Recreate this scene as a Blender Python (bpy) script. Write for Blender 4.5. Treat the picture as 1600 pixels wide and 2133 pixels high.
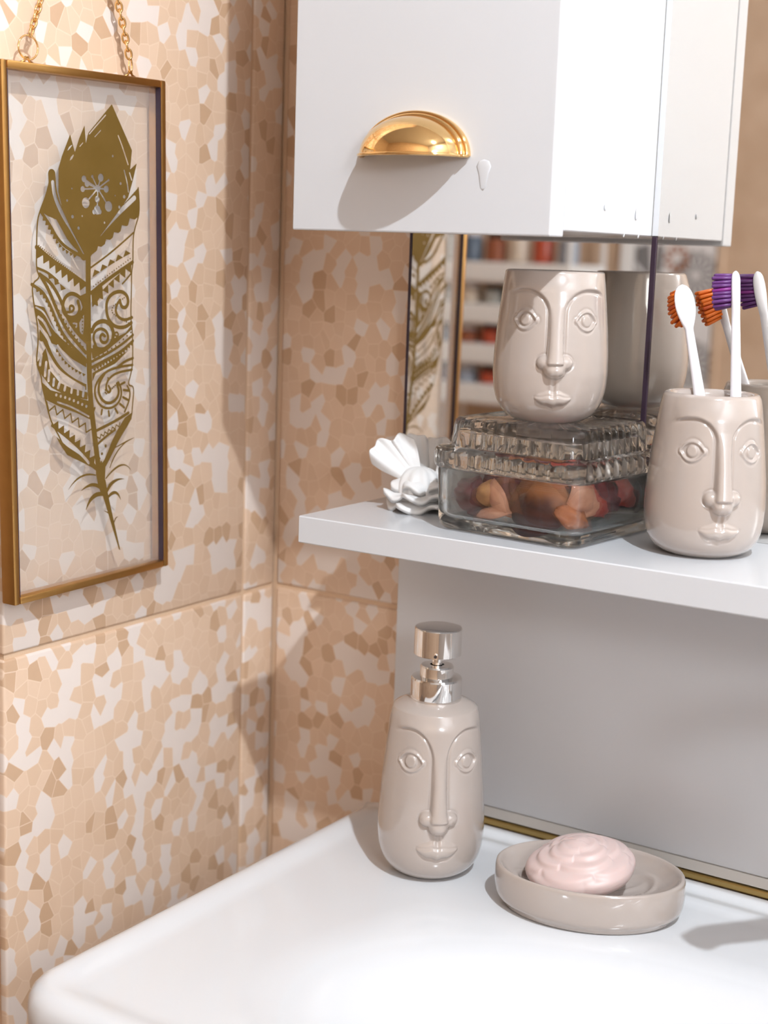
import bpy, bmesh, math, random
import numpy as np
from mathutils import Vector, Matrix, Euler

S = bpy.context.scene
for o in list(bpy.data.objects):
    bpy.data.objects.remove(o)
COL = S.collection
Z0 = 0.80                      # height of the local origin (a little under the wash-basin rim) above the floor

# ------------------------------------------------------------------ camera
cam_d = bpy.data.cameras.new('camera')
cam_d.sensor_fit = 'HORIZONTAL'; cam_d.sensor_width = 36.0; cam_d.lens = 70.044
cam_d.clip_start = 0.02
cam = bpy.data.objects.new('camera', cam_d); COL.objects.link(cam)
rt = Vector((0.83596, 0.54775, 0.03369)); up = Vector((-0.12227, 0.12606, 0.98446)); fw = Vector((-0.53499, 0.82709, -0.17236))
cm = Matrix((rt, up, -fw)).transposed().to_4x4()
cm.translation = Vector((0.70203, -0.92787, 0.46519 + Z0))
cam.matrix_world = cm
cam_d.dof.use_dof = True; cam_d.dof.focus_distance = 0.935; cam_d.dof.aperture_fstop = 8.2
S.camera = cam

# ------------------------------------------------------------------ light and exposure
W = bpy.data.worlds.new('world'); S.world = W; W.use_nodes = True
W.node_tree.nodes['Background'].inputs[0].default_value = (1.0, 0.93, 0.88, 1)
W.node_tree.nodes['Background'].inputs[1].default_value = 0.0
KEY_POS = (1.05, -0.815, 1.47)       # bare bulb of the ceiling lamp
KEY_WATT = 97.0
FILL_WATT = 18.0                # unseen fill light added at the right-hand wall
S.view_settings.view_transform = 'Standard'; S.view_settings.look = 'None'
S.view_settings.exposure = 0.0; S.view_settings.gamma = 1.0; S.view_settings.use_curve_mapping = False
S.cycles.use_denoising = True
S.cycles.max_bounces = 8; S.cycles.diffuse_bounces = 4; S.cycles.glossy_bounces = 4; S.cycles.transmission_bounces = 9; S.cycles.transparent_max_bounces = 16
S.cycles.use_light_tree = False; S.cycles.use_adaptive_sampling = True; S.cycles.adaptive_threshold = 0.06
S.cycles.caustics_reflective = True; S.cycles.blur_glossy = 1.0

# ------------------------------------------------------------------ material helpers
def mat(name):
    m = bpy.data.materials.new(name); m.use_nodes = True
    nt = m.node_tree; b = nt.nodes['Principled BSDF']
    return m, nt, b
def pm(name, col, rough=0.5, metal=0.0, coat=0.0, spec=0.5, noise=None, bump=None, sss=None):
    m, nt, b = mat(name)
    b.inputs['Base Color'].default_value = (*col, 1); b.inputs['Roughness'].default_value = rough
    b.inputs['Metallic'].default_value = metal; b.inputs['Coat Weight'].default_value = coat
    b.inputs['Coat Roughness'].default_value = 0.04
    b.inputs['Specular IOR Level'].default_value = spec
    tc = nt.nodes.new('ShaderNodeTexCoord')
    if noise:
        sc, amt, col2 = noise
        n = nt.nodes.new('ShaderNodeTexNoise'); n.inputs['Scale'].default_value = sc; n.inputs['Detail'].default_value = 4
        nt.links.new(tc.outputs['Object'], n.inputs['Vector'])
        mr = nt.nodes.new('ShaderNodeMapRange'); mr.inputs[1].default_value = 0.35; mr.inputs[2].default_value = 0.7
        mr.inputs[3].default_value = 0; mr.inputs[4].default_value = amt
        nt.links.new(n.outputs['Fac'], mr.inputs[0])
        mx = nt.nodes.new('ShaderNodeMix'); mx.data_type = 'RGBA'
        mx.inputs[6].default_value = (*col, 1); mx.inputs[7].default_value = (*col2, 1)
        nt.links.new(mr.outputs[0], mx.inputs[0]); nt.links.new(mx.outputs[2], b.inputs['Base Color'])
    if bump:
        sc, dist = bump
        n = nt.nodes.new('ShaderNodeTexNoise'); n.inputs['Scale'].default_value = sc; n.inputs['Detail'].default_value = 3
        nt.links.new(tc.outputs['Object'], n.inputs['Vector'])
        bp = nt.nodes.new('ShaderNodeBump'); bp.inputs['Strength'].default_value = 0.5; bp.inputs['Distance'].default_value = dist
        nt.links.new(n.outputs['Fac'], bp.inputs['Height']); nt.links.new(bp.outputs[0], b.inputs['Normal'])
    if sss:
        b.inputs['Subsurface Weight'].default_value = sss[0]; b.inputs['Subsurface Radius'].default_value = sss[1]
        b.inputs['Subsurface Scale'].default_value = sss[2]
    return m
def clear_glass(name, tint, ior, refr=0.0, rough=0.0, haze=0.0):
    """window-like glass: fresnel reflection over straight transmission, with a share of true refraction"""
    m = bpy.data.materials.new(name); m.use_nodes = True; nt = m.node_tree; nt.nodes.clear()
    o = nt.nodes.new('ShaderNodeOutputMaterial'); t = nt.nodes.new('ShaderNodeBsdfTransparent'); t.inputs[0].default_value = (*tint, 1)
    g = nt.nodes.new('ShaderNodeBsdfGlossy'); g.inputs['Roughness'].default_value = rough
    lw = nt.nodes.new('ShaderNodeLayerWeight'); lw.inputs['Blend'].default_value = 0.5     # Schlick: f0 + (1 - f0) * facing^5
    pw = nt.nodes.new('ShaderNodeMath'); pw.operation = 'POWER'; pw.inputs[1].default_value = 5.0
    f = nt.nodes.new('ShaderNodeMath'); f.operation = 'MULTIPLY_ADD'; f0 = ((ior - 1) / (ior + 1)) ** 2
    f.inputs[1].default_value = 1 - f0; f.inputs[2].default_value = f0
    nt.links.new(lw.outputs['Facing'], pw.inputs[0]); nt.links.new(pw.outputs[0], f.inputs[0])
    mx = nt.nodes.new('ShaderNodeMixShader')
    nt.links.new(f.outputs[0], mx.inputs[0]); nt.links.new(t.outputs[0], mx.inputs[1]); nt.links.new(g.outputs[0], mx.inputs[2])
    out = mx
    if refr > 0:
        gl = nt.nodes.new('ShaderNodeBsdfGlass'); gl.inputs['IOR'].default_value = ior; gl.inputs['Color'].default_value = (*tint, 1)
        gl.inputs['Roughness'].default_value = rough
        m2 = nt.nodes.new('ShaderNodeMixShader'); m2.inputs[0].default_value = refr
        nt.links.new(mx.outputs[0], m2.inputs[1]); nt.links.new(gl.outputs[0], m2.inputs[2]); out = m2
    if haze > 0:                         # diffuse white share that paints a bright haze into the glass
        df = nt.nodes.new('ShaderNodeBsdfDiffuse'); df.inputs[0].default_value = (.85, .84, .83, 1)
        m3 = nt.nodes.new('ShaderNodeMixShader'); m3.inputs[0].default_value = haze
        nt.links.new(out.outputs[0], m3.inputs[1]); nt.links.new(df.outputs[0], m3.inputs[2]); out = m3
    nt.links.new(out.outputs[0], o.inputs[0]); return m

def mosaic(name):
    """glazed tile printed with small irregular stones: pale, beige and tan cells with thin light joints"""
    m, nt, b = mat(name); N = nt.nodes.new; L = nt.links.new
    def val(v):
        n = N('ShaderNodeValue'); n.outputs[0].default_value = v; return n.outputs[0]
    def math_(op, a, c=None, d=None):
        n = N('ShaderNodeMath'); n.operation = op
        for i, v in enumerate((a, c, d)):
            if v is None: continue
            if isinstance(v, (int, float)): n.inputs[i].default_value = v
            else: L(v, n.inputs[i])
        return n.outputs[0]
    def mixc(f, a, c):
        n = N('ShaderNodeMix'); n.data_type = 'RGBA'
        if isinstance(f, (int, float)): n.inputs[0].default_value = f
        else: L(f, n.inputs[0])
        for i, v in ((6, a), (7, c)):
            if isinstance(v, tuple): n.inputs[i].default_value = (*v, 1)
            else: L(v, n.inputs[i])
        return n.outputs[2]
    tc = N('ShaderNodeTexCoord'); sx = N('ShaderNodeSeparateXYZ'); L(tc.outputs['Object'], sx.inputs[0])
    oi = N('ShaderNodeObjectInfo'); r = math_('MULTIPLY', oi.outputs['Random'], 37.0)
    cx = N('ShaderNodeCombineXYZ'); L(math_('ADD', math_('MULTIPLY', sx.outputs[0], 1.06), r), cx.inputs[0]); L(math_('ADD', math_('MULTIPLY', sx.outputs[2], 0.9), r), cx.inputs[1])
    v1 = N('ShaderNodeTexVoronoi'); v1.voronoi_dimensions = '2D'; v1.inputs['Scale'].default_value = 92; v1.inputs['Randomness'].default_value = 0.82
    v2 = N('ShaderNodeTexVoronoi'); v2.voronoi_dimensions = '2D'; v2.feature = 'DISTANCE_TO_EDGE'; v2.inputs['Scale'].default_value = 92; v2.inputs['Randomness'].default_value = 0.82
    L(cx.outputs[0], v1.inputs['Vector']); L(cx.outputs[0], v2.inputs['Vector'])
    sc = N('ShaderNodeSeparateColor'); L(v1.outputs['Color'], sc.inputs[0])
    no = N('ShaderNodeTexNoise'); no.noise_dimensions = '2D'; no.inputs['Scale'].default_value = 46; no.inputs['Detail'].default_value = 1
    L(v1.outputs['Position'], no.inputs['Vector'])
    wsel = math_('ADD', math_('MULTIPLY', no.outputs['Fac'], 1.1), math_('MULTIPLY', sc.outputs[1], 0.75))
    white = math_('GREATER_THAN', wsel, 1.07)
    dark = math_('GREATER_THAN', sc.outputs[0], 0.86)
    base = mixc(sc.outputs[2], BEIGE_A, BEIGE_B)
    c = mixc(dark, base, TAN)
    edge = N('ShaderNodeMapRange'); L(v2.outputs['Distance'], edge.inputs[0]); edge.inputs[1].default_value = 0.018; edge.inputs[2].default_value = 0.05
    edge.inputs[3].default_value = 0.75; edge.inputs[4].default_value = 0
    c = mixc(edge.outputs[0], c, JOINT)
    c = mixc(white, c, PALE)
    L(c, b.inputs['Base Color']); b.inputs['Roughness'].default_value = 0.42; b.inputs['Coat Weight'].default_value = 0.3; b.inputs['Coat Roughness'].default_value = 0.45
    return m
BEIGE_A = (0.685, 0.500, 0.362); BEIGE_B = (0.635, 0.450, 0.312); TAN = (0.53, 0.350, 0.222); JOINT = (0.725, 0.555, 0.42); PALE = (0.705, 0.615, 0.555)

M = {}
M['mosaic'] = mosaic('mosaic_print_tile')
M['grout'] = pm('ochre_grout', (0.63, 0.43, 0.28), 0.8, noise=(14, 0.7, (0.66, 0.49, 0.35)), bump=(300, 0.0005))
M['laminate'] = pm('white_laminate', (0.61, 0.62, 0.64), 0.22, noise=(4, 0.15, (0.585, 0.593, 0.607)))
M['porcelain'] = pm('white_porcelain', (0.69, 0.70, 0.715), 0.12, coat=0.6)
M['ceramic'] = pm('taupe_glazed_ceramic', (0.425, 0.364, 0.325), 0.18, coat=0.9, noise=(26, 0.5, (0.44, 0.368, 0.322)))
M['inside'] = pm('taupe_glaze_inside', (0.36, 0.26, 0.205), 0.3, coat=0.4)
M['chrome'] = pm('polished_chrome', (0.80, 0.78, 0.76), 0.05, 1.0)
M['brass'] = pm('polished_gold_brass', (0.90, 0.60, 0.27), 0.08, 1.0)
M['antique'] = pm('brushed_antique_brass', (0.56, 0.32, 0.105), 0.34, 1.0, noise=(90, 0.35, (0.46, 0.24, 0.075)))
M['goldprint'] = pm('matt_gold_print', (0.135, 0.078, 0.015), 0.7, 0.0, spec=0.15, noise=(45, 0.5, (0.165, 0.098, 0.024)))
M['mirror'] = pm('mirror_silver', (0.82, 0.80, 0.765), 0.008, 1.0)
M['darkedge'] = pm('dark_mirror_edge', (0.035, 0.02, 0.035), 0.3)
M['glass'] = clear_glass('hazed_frame_glass', (0.985, 0.985, 0.98), 1.45, haze=0.10)  # painted haze lightens the whole pane
M['box_glass'] = clear_glass('box_glass', (0.985, 0.99, 0.983), 1.42, 0.80)
M['lid_glass'] = clear_glass('ribbed_lid_glass', (0.995, 0.995, 0.993), 1.36, 0.90)
M['white_plastic'] = pm('white_plastic', (0.83, 0.82, 0.86), 0.25, coat=0.3, sss=(0.25, (1, 1, 1), 0.004))
M['rack_white'] = pm('white_rack_paint', (0.86, 0.85, 0.84), 0.4)
M['plaster'] = pm('white_bisque', (0.74, 0.73, 0.72), 0.55, bump=(120, 0.0006))
M['orange'] = pm('orange_bristle', (0.80, 0.17, 0.012), 0.4)
M['red_orange'] = pm('red_orange_bristle', (0.62, 0.09, 0.012), 0.4)
M['purple'] = pm('purple_bristle', (0.115, 0.03, 0.16), 0.4)
M['plum'] = pm('plum_bristle', (0.20, 0.02, 0.20), 0.4)
M['soap'] = pm('pink_soap', (0.67, 0.525, 0.495), 0.42, noise=(30, 0.4, (0.64, 0.48, 0.45)), sss=(0.35, (1.0, 0.5, 0.4), 0.006))
M['goldstrip'] = pm('gold_strip', (0.42, 0.29, 0.10), 0.35, 0.7)
M['clearstrip'] = pm('greyish_plastic_strip', (0.60, 0.57, 0.53), 0.35)
M['wall_paint'] = pm('beige_wall', (0.66, 0.49, 0.36), 0.5, noise=(12, 0.8, (0.54, 0.38, 0.26)))
M['white_paint'] = pm('white_wall_paint', (0.58, 0.56, 0.55), 0.6)
M['ceiling'] = pm('ceiling_paint', (0.62, 0.61, 0.60), 0.9)
M['floor'] = pm('brown_floor_tile', (0.34, 0.27, 0.22), 0.35, noise=(9, 0.6, (0.28, 0.22, 0.18)))
M['opal'] = pm('opal_glass', (0.8, 0.8, 0.8), 0.3)
M['black'] = pm('dark_hole', (0.02, 0.012, 0.012), 0.6)

# ------------------------------------------------------------------ mesh and object helpers
class MB:
    def __init__(s): s.v = []; s.f = []
    def add(s, vs, fs):
        n = len(s.v); s.v += [tuple(v) for v in vs]; s.f += [tuple(i + n for i in f) for f in fs]; return s
    def box(s, lo, hi, bev=0.0, seg=1):
        bm = bmesh.new(); bmesh.ops.create_cube(bm, size=1)
        for v in bm.verts:
            v.co = Vector([(lo[i] + hi[i]) / 2 + v.co[i] * (hi[i] - lo[i]) for i in range(3)])
        if bev > 0: bmesh.ops.bevel(bm, geom=list(bm.edges), offset=bev, segments=seg, affect='EDGES', profile=0.5)
        bm.verts.index_update()
        s.add([v.co[:] for v in bm.verts], [[v.index for v in f.verts] for f in bm.faces]); bm.free(); return s
    def lathe(s, prof, n=48, c=(0, 0, 0), sx=1, sy=1):
        vs = []; fs = []
        for r, z in prof:
            for k in range(n):
                a = 2 * math.pi * k / n; vs.append((c[0] + r * sx * math.cos(a), c[1] + r * sy * math.sin(a), c[2] + z))
        for i in range(len(prof) - 1):
            for k in range(n):
                a, b = i * n + k, i * n + (k + 1) % n; fs.append((a, b, b + n, a + n))
        if prof[0][0] > 1e-6: fs.append(tuple(range(n))[::-1])
        if prof[-1][0] > 1e-6: fs.append(tuple((len(prof) - 1) * n + k for k in range(n)))
        return s.add(vs, fs)
    def tube(s, pts, r, n=10, closed=False, flat=None, cap=True, upv=(0, 0, 1)):
        """sweep a circle (or ellipse) along pts; r is a number or a list; flat scales the second axis"""
        P = [Vector(p) for p in pts]; m = len(P); vs = []; fs = []
        for i in range(m):
            a = P[i - 1] if (closed or i > 0) else P[i]; b = P[(i + 1) % m] if (closed or i < m - 1) else P[i]
            t = (b - a).normalized(); u = Vector(upv).cross(t)
            if u.length < 1e-4: u = Vector((1, 0, 0)).cross(t)
            u.normalize(); w = t.cross(u)
            ri = r[i] if isinstance(r, (list, tuple)) else r
            fl = (flat[i] if isinstance(flat, (list, tuple)) else flat) if flat else 1
            for k in range(n):
                an = 2 * math.pi * k / n; vs.append(P[i] + u * ri * math.cos(an) + w * ri * fl * math.sin(an))
        for i in range(m if closed else m - 1):
            for k in range(n):
                a, b = i * n + k, i * n + (k + 1) % n; j = ((i + 1) % m) * n
                fs.append((a, b, j + (k + 1) % n, j + k))
        if cap and not closed: fs += [tuple(range(n))[::-1], tuple((m - 1) * n + k for k in range(n))]
        return s.add(vs, fs)
    def sweep_rect(s, outline_fn, levels):
        """stack closed outlines: levels = list of (param, z); outline_fn(param) -> list of (x, y)"""
        vs = []; fs = []; n = None
        for p_, z in levels:
            o = outline_fn(p_); n = len(o); vs += [(x, y, z) for x, y in o]
        for i in range(len(levels) - 1):
            for k in range(n):
                a, b = i * n + k, i * n + (k + 1) % n; fs.append((a, b, b + n, a + n))
        fs += [tuple(range(n))[::-1], tuple((len(levels) - 1) * n + k for k in range(n))]
        return s.add(vs, fs)
    def build(s, name, m, parent=None, smooth=False, loc=None, angle=None):
        me = bpy.data.meshes.new(name); me.from_pydata(s.v, [], s.f); me.update()
        if smooth:
            me.polygons.foreach_set('use_smooth', [True] * len(me.polygons))
            if angle: me.set_sharp_from_angle(angle=math.radians(angle))
        me.materials.append(m if not isinstance(m, str) else M[m])
        return link(name, me, parent, loc)
def link(name, me, parent=None, loc=None):
    o = bpy.data.objects.new(name, me); COL.objects.link(o)
    if parent is not None: o.parent = parent
    if loc: o.location = loc
    return o
def tag(o, label, cat, group=None):
    o['label'] = label; o['category'] = cat
    if group: o['group'] = group
    return o
def structure(o, label=None, cat=None):
    o['kind'] = 'structure'
    if label: o['label'] = label
    if cat: o['category'] = cat
    return o
def root(name, loc, rz=0.0, label=None, cat=None, group=None):
    o = bpy.data.objects.new(name, None); COL.objects.link(o); o.empty_display_size = 0.02
    o.location = (loc[0], loc[1], loc[2] + Z0); o.rotation_euler = (0, 0, rz)
    if label: tag(o, label, cat, group)
    return o
def at(o, loc, rot=(0, 0, 0)):
    o.location = (loc[0], loc[1], loc[2] + Z0); o.rotation_euler = rot; return o
def rrect(hx, hy, r, n=6):
    o = []
    for cx, cy, a0 in ((hx - r, hy - r, 0), (-hx + r, hy - r, 90), (-hx + r, -hy + r, 180), (hx - r, -hy + r, 270)):
        for k in range(n + 1):
            a = math.radians(a0 + 90 * k / n); o.append((cx + r * math.cos(a), cy + r * math.sin(a)))
    return o

# ------------------------------------------------------------------ the room shell
XW, YB, ZF, ZC_ = 1.55, -2.05, -Z0, 1.75       # right wall, rear wall, floor, ceiling (local heights)
XA = -1.30                                      # far left wall of the open part of the room
wl = MB().box((-0.07, -0.282, ZF), (-0.0016, 0, ZC_)).build('wall_left', 'grout'); structure(wl, 'tiled side wall that carries the hanging feather frame', 'wall'); at(wl, (0, 0, 0))
wb = MB().box((-0.07, 0.0016, ZF), (XW, 0.07, ZC_)).build('wall_back', 'grout'); structure(wb, 'tiled wall behind the mirror cabinet and the wash-basin', 'wall'); at(wb, (0, 0, 0))
wr = MB().box((XW, YB, ZF), (XW + .06, 0.07, ZC_)).build('wall_right', 'white_paint'); structure(wr); at(wr, (0, 0, 0))
wq = MB().box((XA, YB - .06, ZF), (XW, YB, ZC_)).build('wall_rear', 'wall_paint'); structure(wq, 'beige wall seen in the mirror', 'wall'); at(wq, (0, 0, 0))
wa = MB().box((XA - .06, YB, ZF), (XA, -0.20, ZC_)).build('wall_alcove', 'wall_paint'); structure(wa); at(wa, (0, 0, 0))
wd = MB().box((XA, -0.25, ZF), (-0.075, -0.19, ZC_)).build('wall_niche', 'wall_paint'); structure(wd); at(wd, (0, 0, 0))
dr = MB().box((-0.60, -0.264, 0.06), (-0.078, -0.2515, ZC_ - .05), .003).build('door_1', 'laminate'); structure(dr, 'white painted edge beyond the end of the tiled side wall', 'door'); at(dr, (0, 0, 0))
fl = MB().box((XA - .06, YB - .06, ZF - .05), (XW + .06, 0.07, ZF)).build('floor', 'floor'); structure(fl); at(fl, (0, 0, 0))
ce = MB().box((XA - .06, YB - .06, ZC_), (XW + .06, 0.07, ZC_ + .05)).build('ceiling', 'ceiling'); structure(ce); at(ce, (0, 0, 0))

# wall tiles: one object each, edges rounded, standing proud of the recessed grout
TH, GAP = 0.452, 0.0036
rows = []
z = 0.2005
while z > ZF: z -= TH
while z < ZC_:
    lo, hi = max(z + GAP / 2, ZF + .001), min(z + TH - GAP / 2, ZC_ - .001)
    if hi - lo > .01: rows.append((lo, hi))
    z += TH
tile_cache = {}
def tile_mesh(w, h):
    k = (round(w, 4), round(h, 4))
    if k not in tile_cache:
        mb = MB().box((-w / 2, 0, -h / 2), (w / 2, 0.007, h / 2), 0.0016, 2)
        me = bpy.data.meshes.new('tile'); me.from_pydata(mb.v, [], mb.f); me.update()
        me.polygons.foreach_set('use_smooth', [True] * len(me.polygons)); me.set_sharp_from_angle(angle=math.radians(50))
        me.materials.append(M['mosaic']); tile_cache[k] = me
    return tile_cache[k]
for lo, hi in rows:
    for a, b in ((-0.0372, -0.0012), (-0.2836, -0.0402)):
        t = link('tile', tile_mesh(b - a, hi - lo), wl, (0.0, (a + b) / 2, (lo + hi) / 2)); t.rotation_euler = (0, 0, math.pi / 2)
    x = 0.0025
    while x < XW - .05:
        b = min(x + 0.2449, XW)
        link('tile', tile_mesh(b - x, hi - lo), wb, ((x + b) / 2, 0.0, (lo + hi) / 2)); x = b + GAP
# ceiling lamp and an added fill light (both out of the frame)
lp = root('ceiling_lamp', (KEY_POS[0], KEY_POS[1], 0), 0, 'small bare bulb lamp hanging from the ceiling', 'lamp')
zk = KEY_POS[2]
def lamp_light(name, parent, loc, watt, radius, col):
    d = bpy.data.lights.new(name, 'POINT'); d.energy = watt; d.shadow_soft_size = radius; d.color = col
    o = bpy.data.objects.new(name, d); COL.objects.link(o); o.parent = parent; o.location = loc; return o
lamp_light('bulb_light', lp, (0, 0, zk), KEY_WATT, 0.015, (0.855, 0.925, 1.0))
MB().lathe([(0.0004, zk - .004), (0.0022, zk - .003), (0.0022, zk + .004), (0.0014, zk + .020), (.0004, zk + .020)], 14).build('filament', 'opal', lp, True)
MB().lathe([(0.010, zk + .020), (0.014, zk + .024), (0.014, zk + .075), (.004, zk + .08)], 20).build('socket', 'white_plastic', lp, True, angle=40)
MB().lathe([(.0145, zk + .070), (.030, zk + .064), (.075, zk + .004), (.0765, zk + .003), (.031, zk + .0665), (.0145, zk + .073)], 40).build('uplight_block', 'black', lp, True, angle=40)  # unseen cone, added to keep the bulb's light off the ceiling
MB().tube([(0, 0, zk + .078), (0, 0, ZC_ - .02)], .003, 8).build('cord', 'white_plastic', lp)
MB().lathe([(.045, ZC_ - .022), (.05, ZC_ - .015), (.05, ZC_)], 24).build('canopy', 'white_plastic', lp, True, angle=40)
l2 = root('fill_light', (XW, -1.20, 0.80), 0, 'added fill light at the right-hand wall, out of view', 'lamp')  # made-up fitting; its light is added to brighten the panel under the shelf
MB().tube([(-.04, 0, 0), (-.13, 0, 0), (-.15, 0, 0), (-.165, 0, 0)], [.008, .008, .014, .006], 14).build('fill_core', 'opal', l2, True)
rg_ = MB().lathe([(.06, 0), (.06, .012), (.03, .02), (.03, .045)], 32).build('fill_mount', 'white_plastic', l2, True, angle=40); rg_.rotation_euler = (0, -math.pi / 2, 0)
lamp_light('fill_point', l2, (-.15, 0, 0), FILL_WATT, 0.11, (0.90, 0.95, 1.0))

# ------------------------------------------------------------------ mirror cabinet: panel, mirrors, shelf, cupboard
XL, XR = 0.1276, 0.790                  # left and right end of the unit
YM = -0.018                             # mirror plane
ZS = 0.2909                             # shelf top
ZB = 0.4761                             # underside of the cupboard door
mc = root('mirror_cabinet', (0, 0, 0), 0, 'white wall unit with mirror, open shelf and small cupboard above the wash-basin', 'mirror cabinet')
MB().box((XL, YM, 0.0715), (XR, -0.0005, ZS - 0.018), .0006).build('back_panel', 'laminate', mc)
MB().box((XL + .001, -0.0135, ZS - .018), (XR, -0.0005, 0.80)).build('mirror_backing', 'laminate', mc)
p = MB().box((XL + .0022, YM, ZS), (0.3112, -0.0137, 0.80)).build('mirror_pane', 'mirror', mc)
p = MB().box((0.3112, YM, ZB + .004), (0.3151, -0.0137, 0.80)).build('joint_cover', 'laminate', mc)
p = MB().box((0.3151, YM, ZS), (XR - .002, -0.0137, 0.80)).build('mirror_pane', 'mirror', mc)
p = MB().box((0.3114, YM - .0012, ZS), (0.3150, -0.0137, ZB + .0035), .0004).build('joint_strip', 'darkedge', mc); p['label'] = 'dark joint between the two mirror panes'
p = MB().box((XL, YM - .0006, ZS), (XL + .0021, -0.0137, 0.80), .0003).build('edge_strip', 'darkedge', mc); p['label'] = 'dark mirror edge'
MB().box((XL - .0005, -0.143, ZS - .018), (XR, YM + .0002, ZS), .0007).build('shelf', 'laminate', mc)
MB().box((0.1325, -0.1432, ZB + .0035), (0.3108, YM - .0003, 0.78), .0006).build('cupboard_body', 'laminate', mc)
dd = MB().box((0.1305, -0.1615, ZB), (0.3111, -0.1446, 0.78), .0009, 2).build('cupboard_door', 'laminate', mc)
for x_, z_, h_ in ((-.062, .0165, .0035), (-.108, .019, .002)):
    MB().lathe([(.0001, -h_), (.0009, -h_ * .8), (.0011, -h_ * .2), (.0008, h_ * .5), (.0001, h_)], 10, sx=.35).build('paint_drip', 'laminate', mc, True, (0.3113, YM + x_ + .035, ZB + z_))
for y_ in (-.05, -.028):
    MB().lathe([(.0001, -.0016), (.0006, -.0010), (.0008, .001), (.0001, .0016)], 10).build('paint_drip', 'laminate', mc, True, (0.3102, YM + y_ + .008, ZB + .0035))
MB().lathe([(.0001, -.0085), (.0012, -.007), (.0022, .001), (.0032, .005), (.0022, .008), (.0001, .009)], 12, sx=1.5, sy=.12).build('water_bead', 'laminate', dd, True, (0.2665, -0.1616, 0.5095))

# cup pull: quarter-dome shell with stepped rim, hollow below
def cup_pull():
    a, dz, dy = 0.0377, 0.0262, 0.0285
    mb = MB(); n, m_ = 56, 22
    prof = []                            # along the meridian from the plate rim to the lip
    def shell(k, d0):
        vs = []
        for i in range(m_ + 1):
            t = i / m_
            for j in range(n + 1):
                ph = math.pi * j / n     # left to right over the arch
                # t: 0 at door plane (outer rim), 1 at the front lip
                rim = 1.0
                if t < 0.10: rr, yy = 1.0, 0.0035 * t / 0.10
                elif t < 0.22: rr, yy = 1.0 - 0.05 * (t - .10) / .12, 0.0035 + .0004 * math.sin((t - .10) / .12 * math.pi)
                elif t < 0.30: rr, yy = 0.95 - 0.015 * (t - .22) / .08, 0.0035 + .0022 * (t - .22) / .08
                elif t < 0.40: rr, yy = 0.935 - 0.06 * (t - .30) / .10, 0.0057 + .0006 * math.sin((t - .30) / .10 * math.pi)
                else:
                    q = (t - .40) / .60 * math.pi / 2
                    rr, yy = 0.875 * math.cos(q), 0.0057 + (dy - .0057) * math.sin(q)
                x = -a * rr * k * math.cos(ph); z_ = dz * rr * k * math.sin(ph)
                vs.append((x, -(yy * k + d0), z_))
        return vs
    o = shell(1.0, 0.0); i_ = shell(0.955, -0.0003)
    w = n + 1; fs = []
    for i in range(m_):
        for j in range(n):
            q = i * w + j; fs.append((q, q + 1, q + w + 1, q + w))
    mb.add(o, fs); mb.add(i_, [f[::-1] for f in fs])
    N = len(o)
    for i in range(m_):                  # close the lip between outer and inner shell at both bottom edges
        for j in (0, n):
            q = i * w + j; mb.f.append((q, q + w, q + w + N, q + N) if j == 0 else (q + w, q, q + N, q + w + N))
    return mb
h = cup_pull().build('cup_handle', 'brass', dd, True, (0.2197, -0.1615, 0.5203), angle=60); h['label'] = 'polished gold cup handle'
mbp = MB()                               # raised lip along the open lower edge
lip = [(-0.0374, -0.0020, 0), (-0.0352, -.0062, 0)] + [(-0.0335 * math.cos(t), -.0057 - .0228 * math.sin(t), 0) for t in [math.pi * k / 24 for k in range(25)]] + [(0.0352, -.0062, 0), (0.0374, -.0020, 0)]
mbp.tube(lip, 0.0010, 8); mbp.build('handle_lip', 'brass', dd, True, (0.2197, -0.1615, 0.5203))

# plastic and gold joint strip along the back of the wash-basin
t1 = root('trim_1', (0, 0, 0)); structure(t1, 'narrow gold and clear joint strip along the back of the wash-basin', 'trim')
MB().box((XL, YM - .0006, 0.0640), (XR, -0.001, 0.0713)).build('clear_strip', 'clearstrip', t1)
MB().box((XL, YM - .0012, 0.0577), (XR, -0.001, 0.0628), .0012, 2).build('gold_strip', 'goldstrip', t1)

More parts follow.
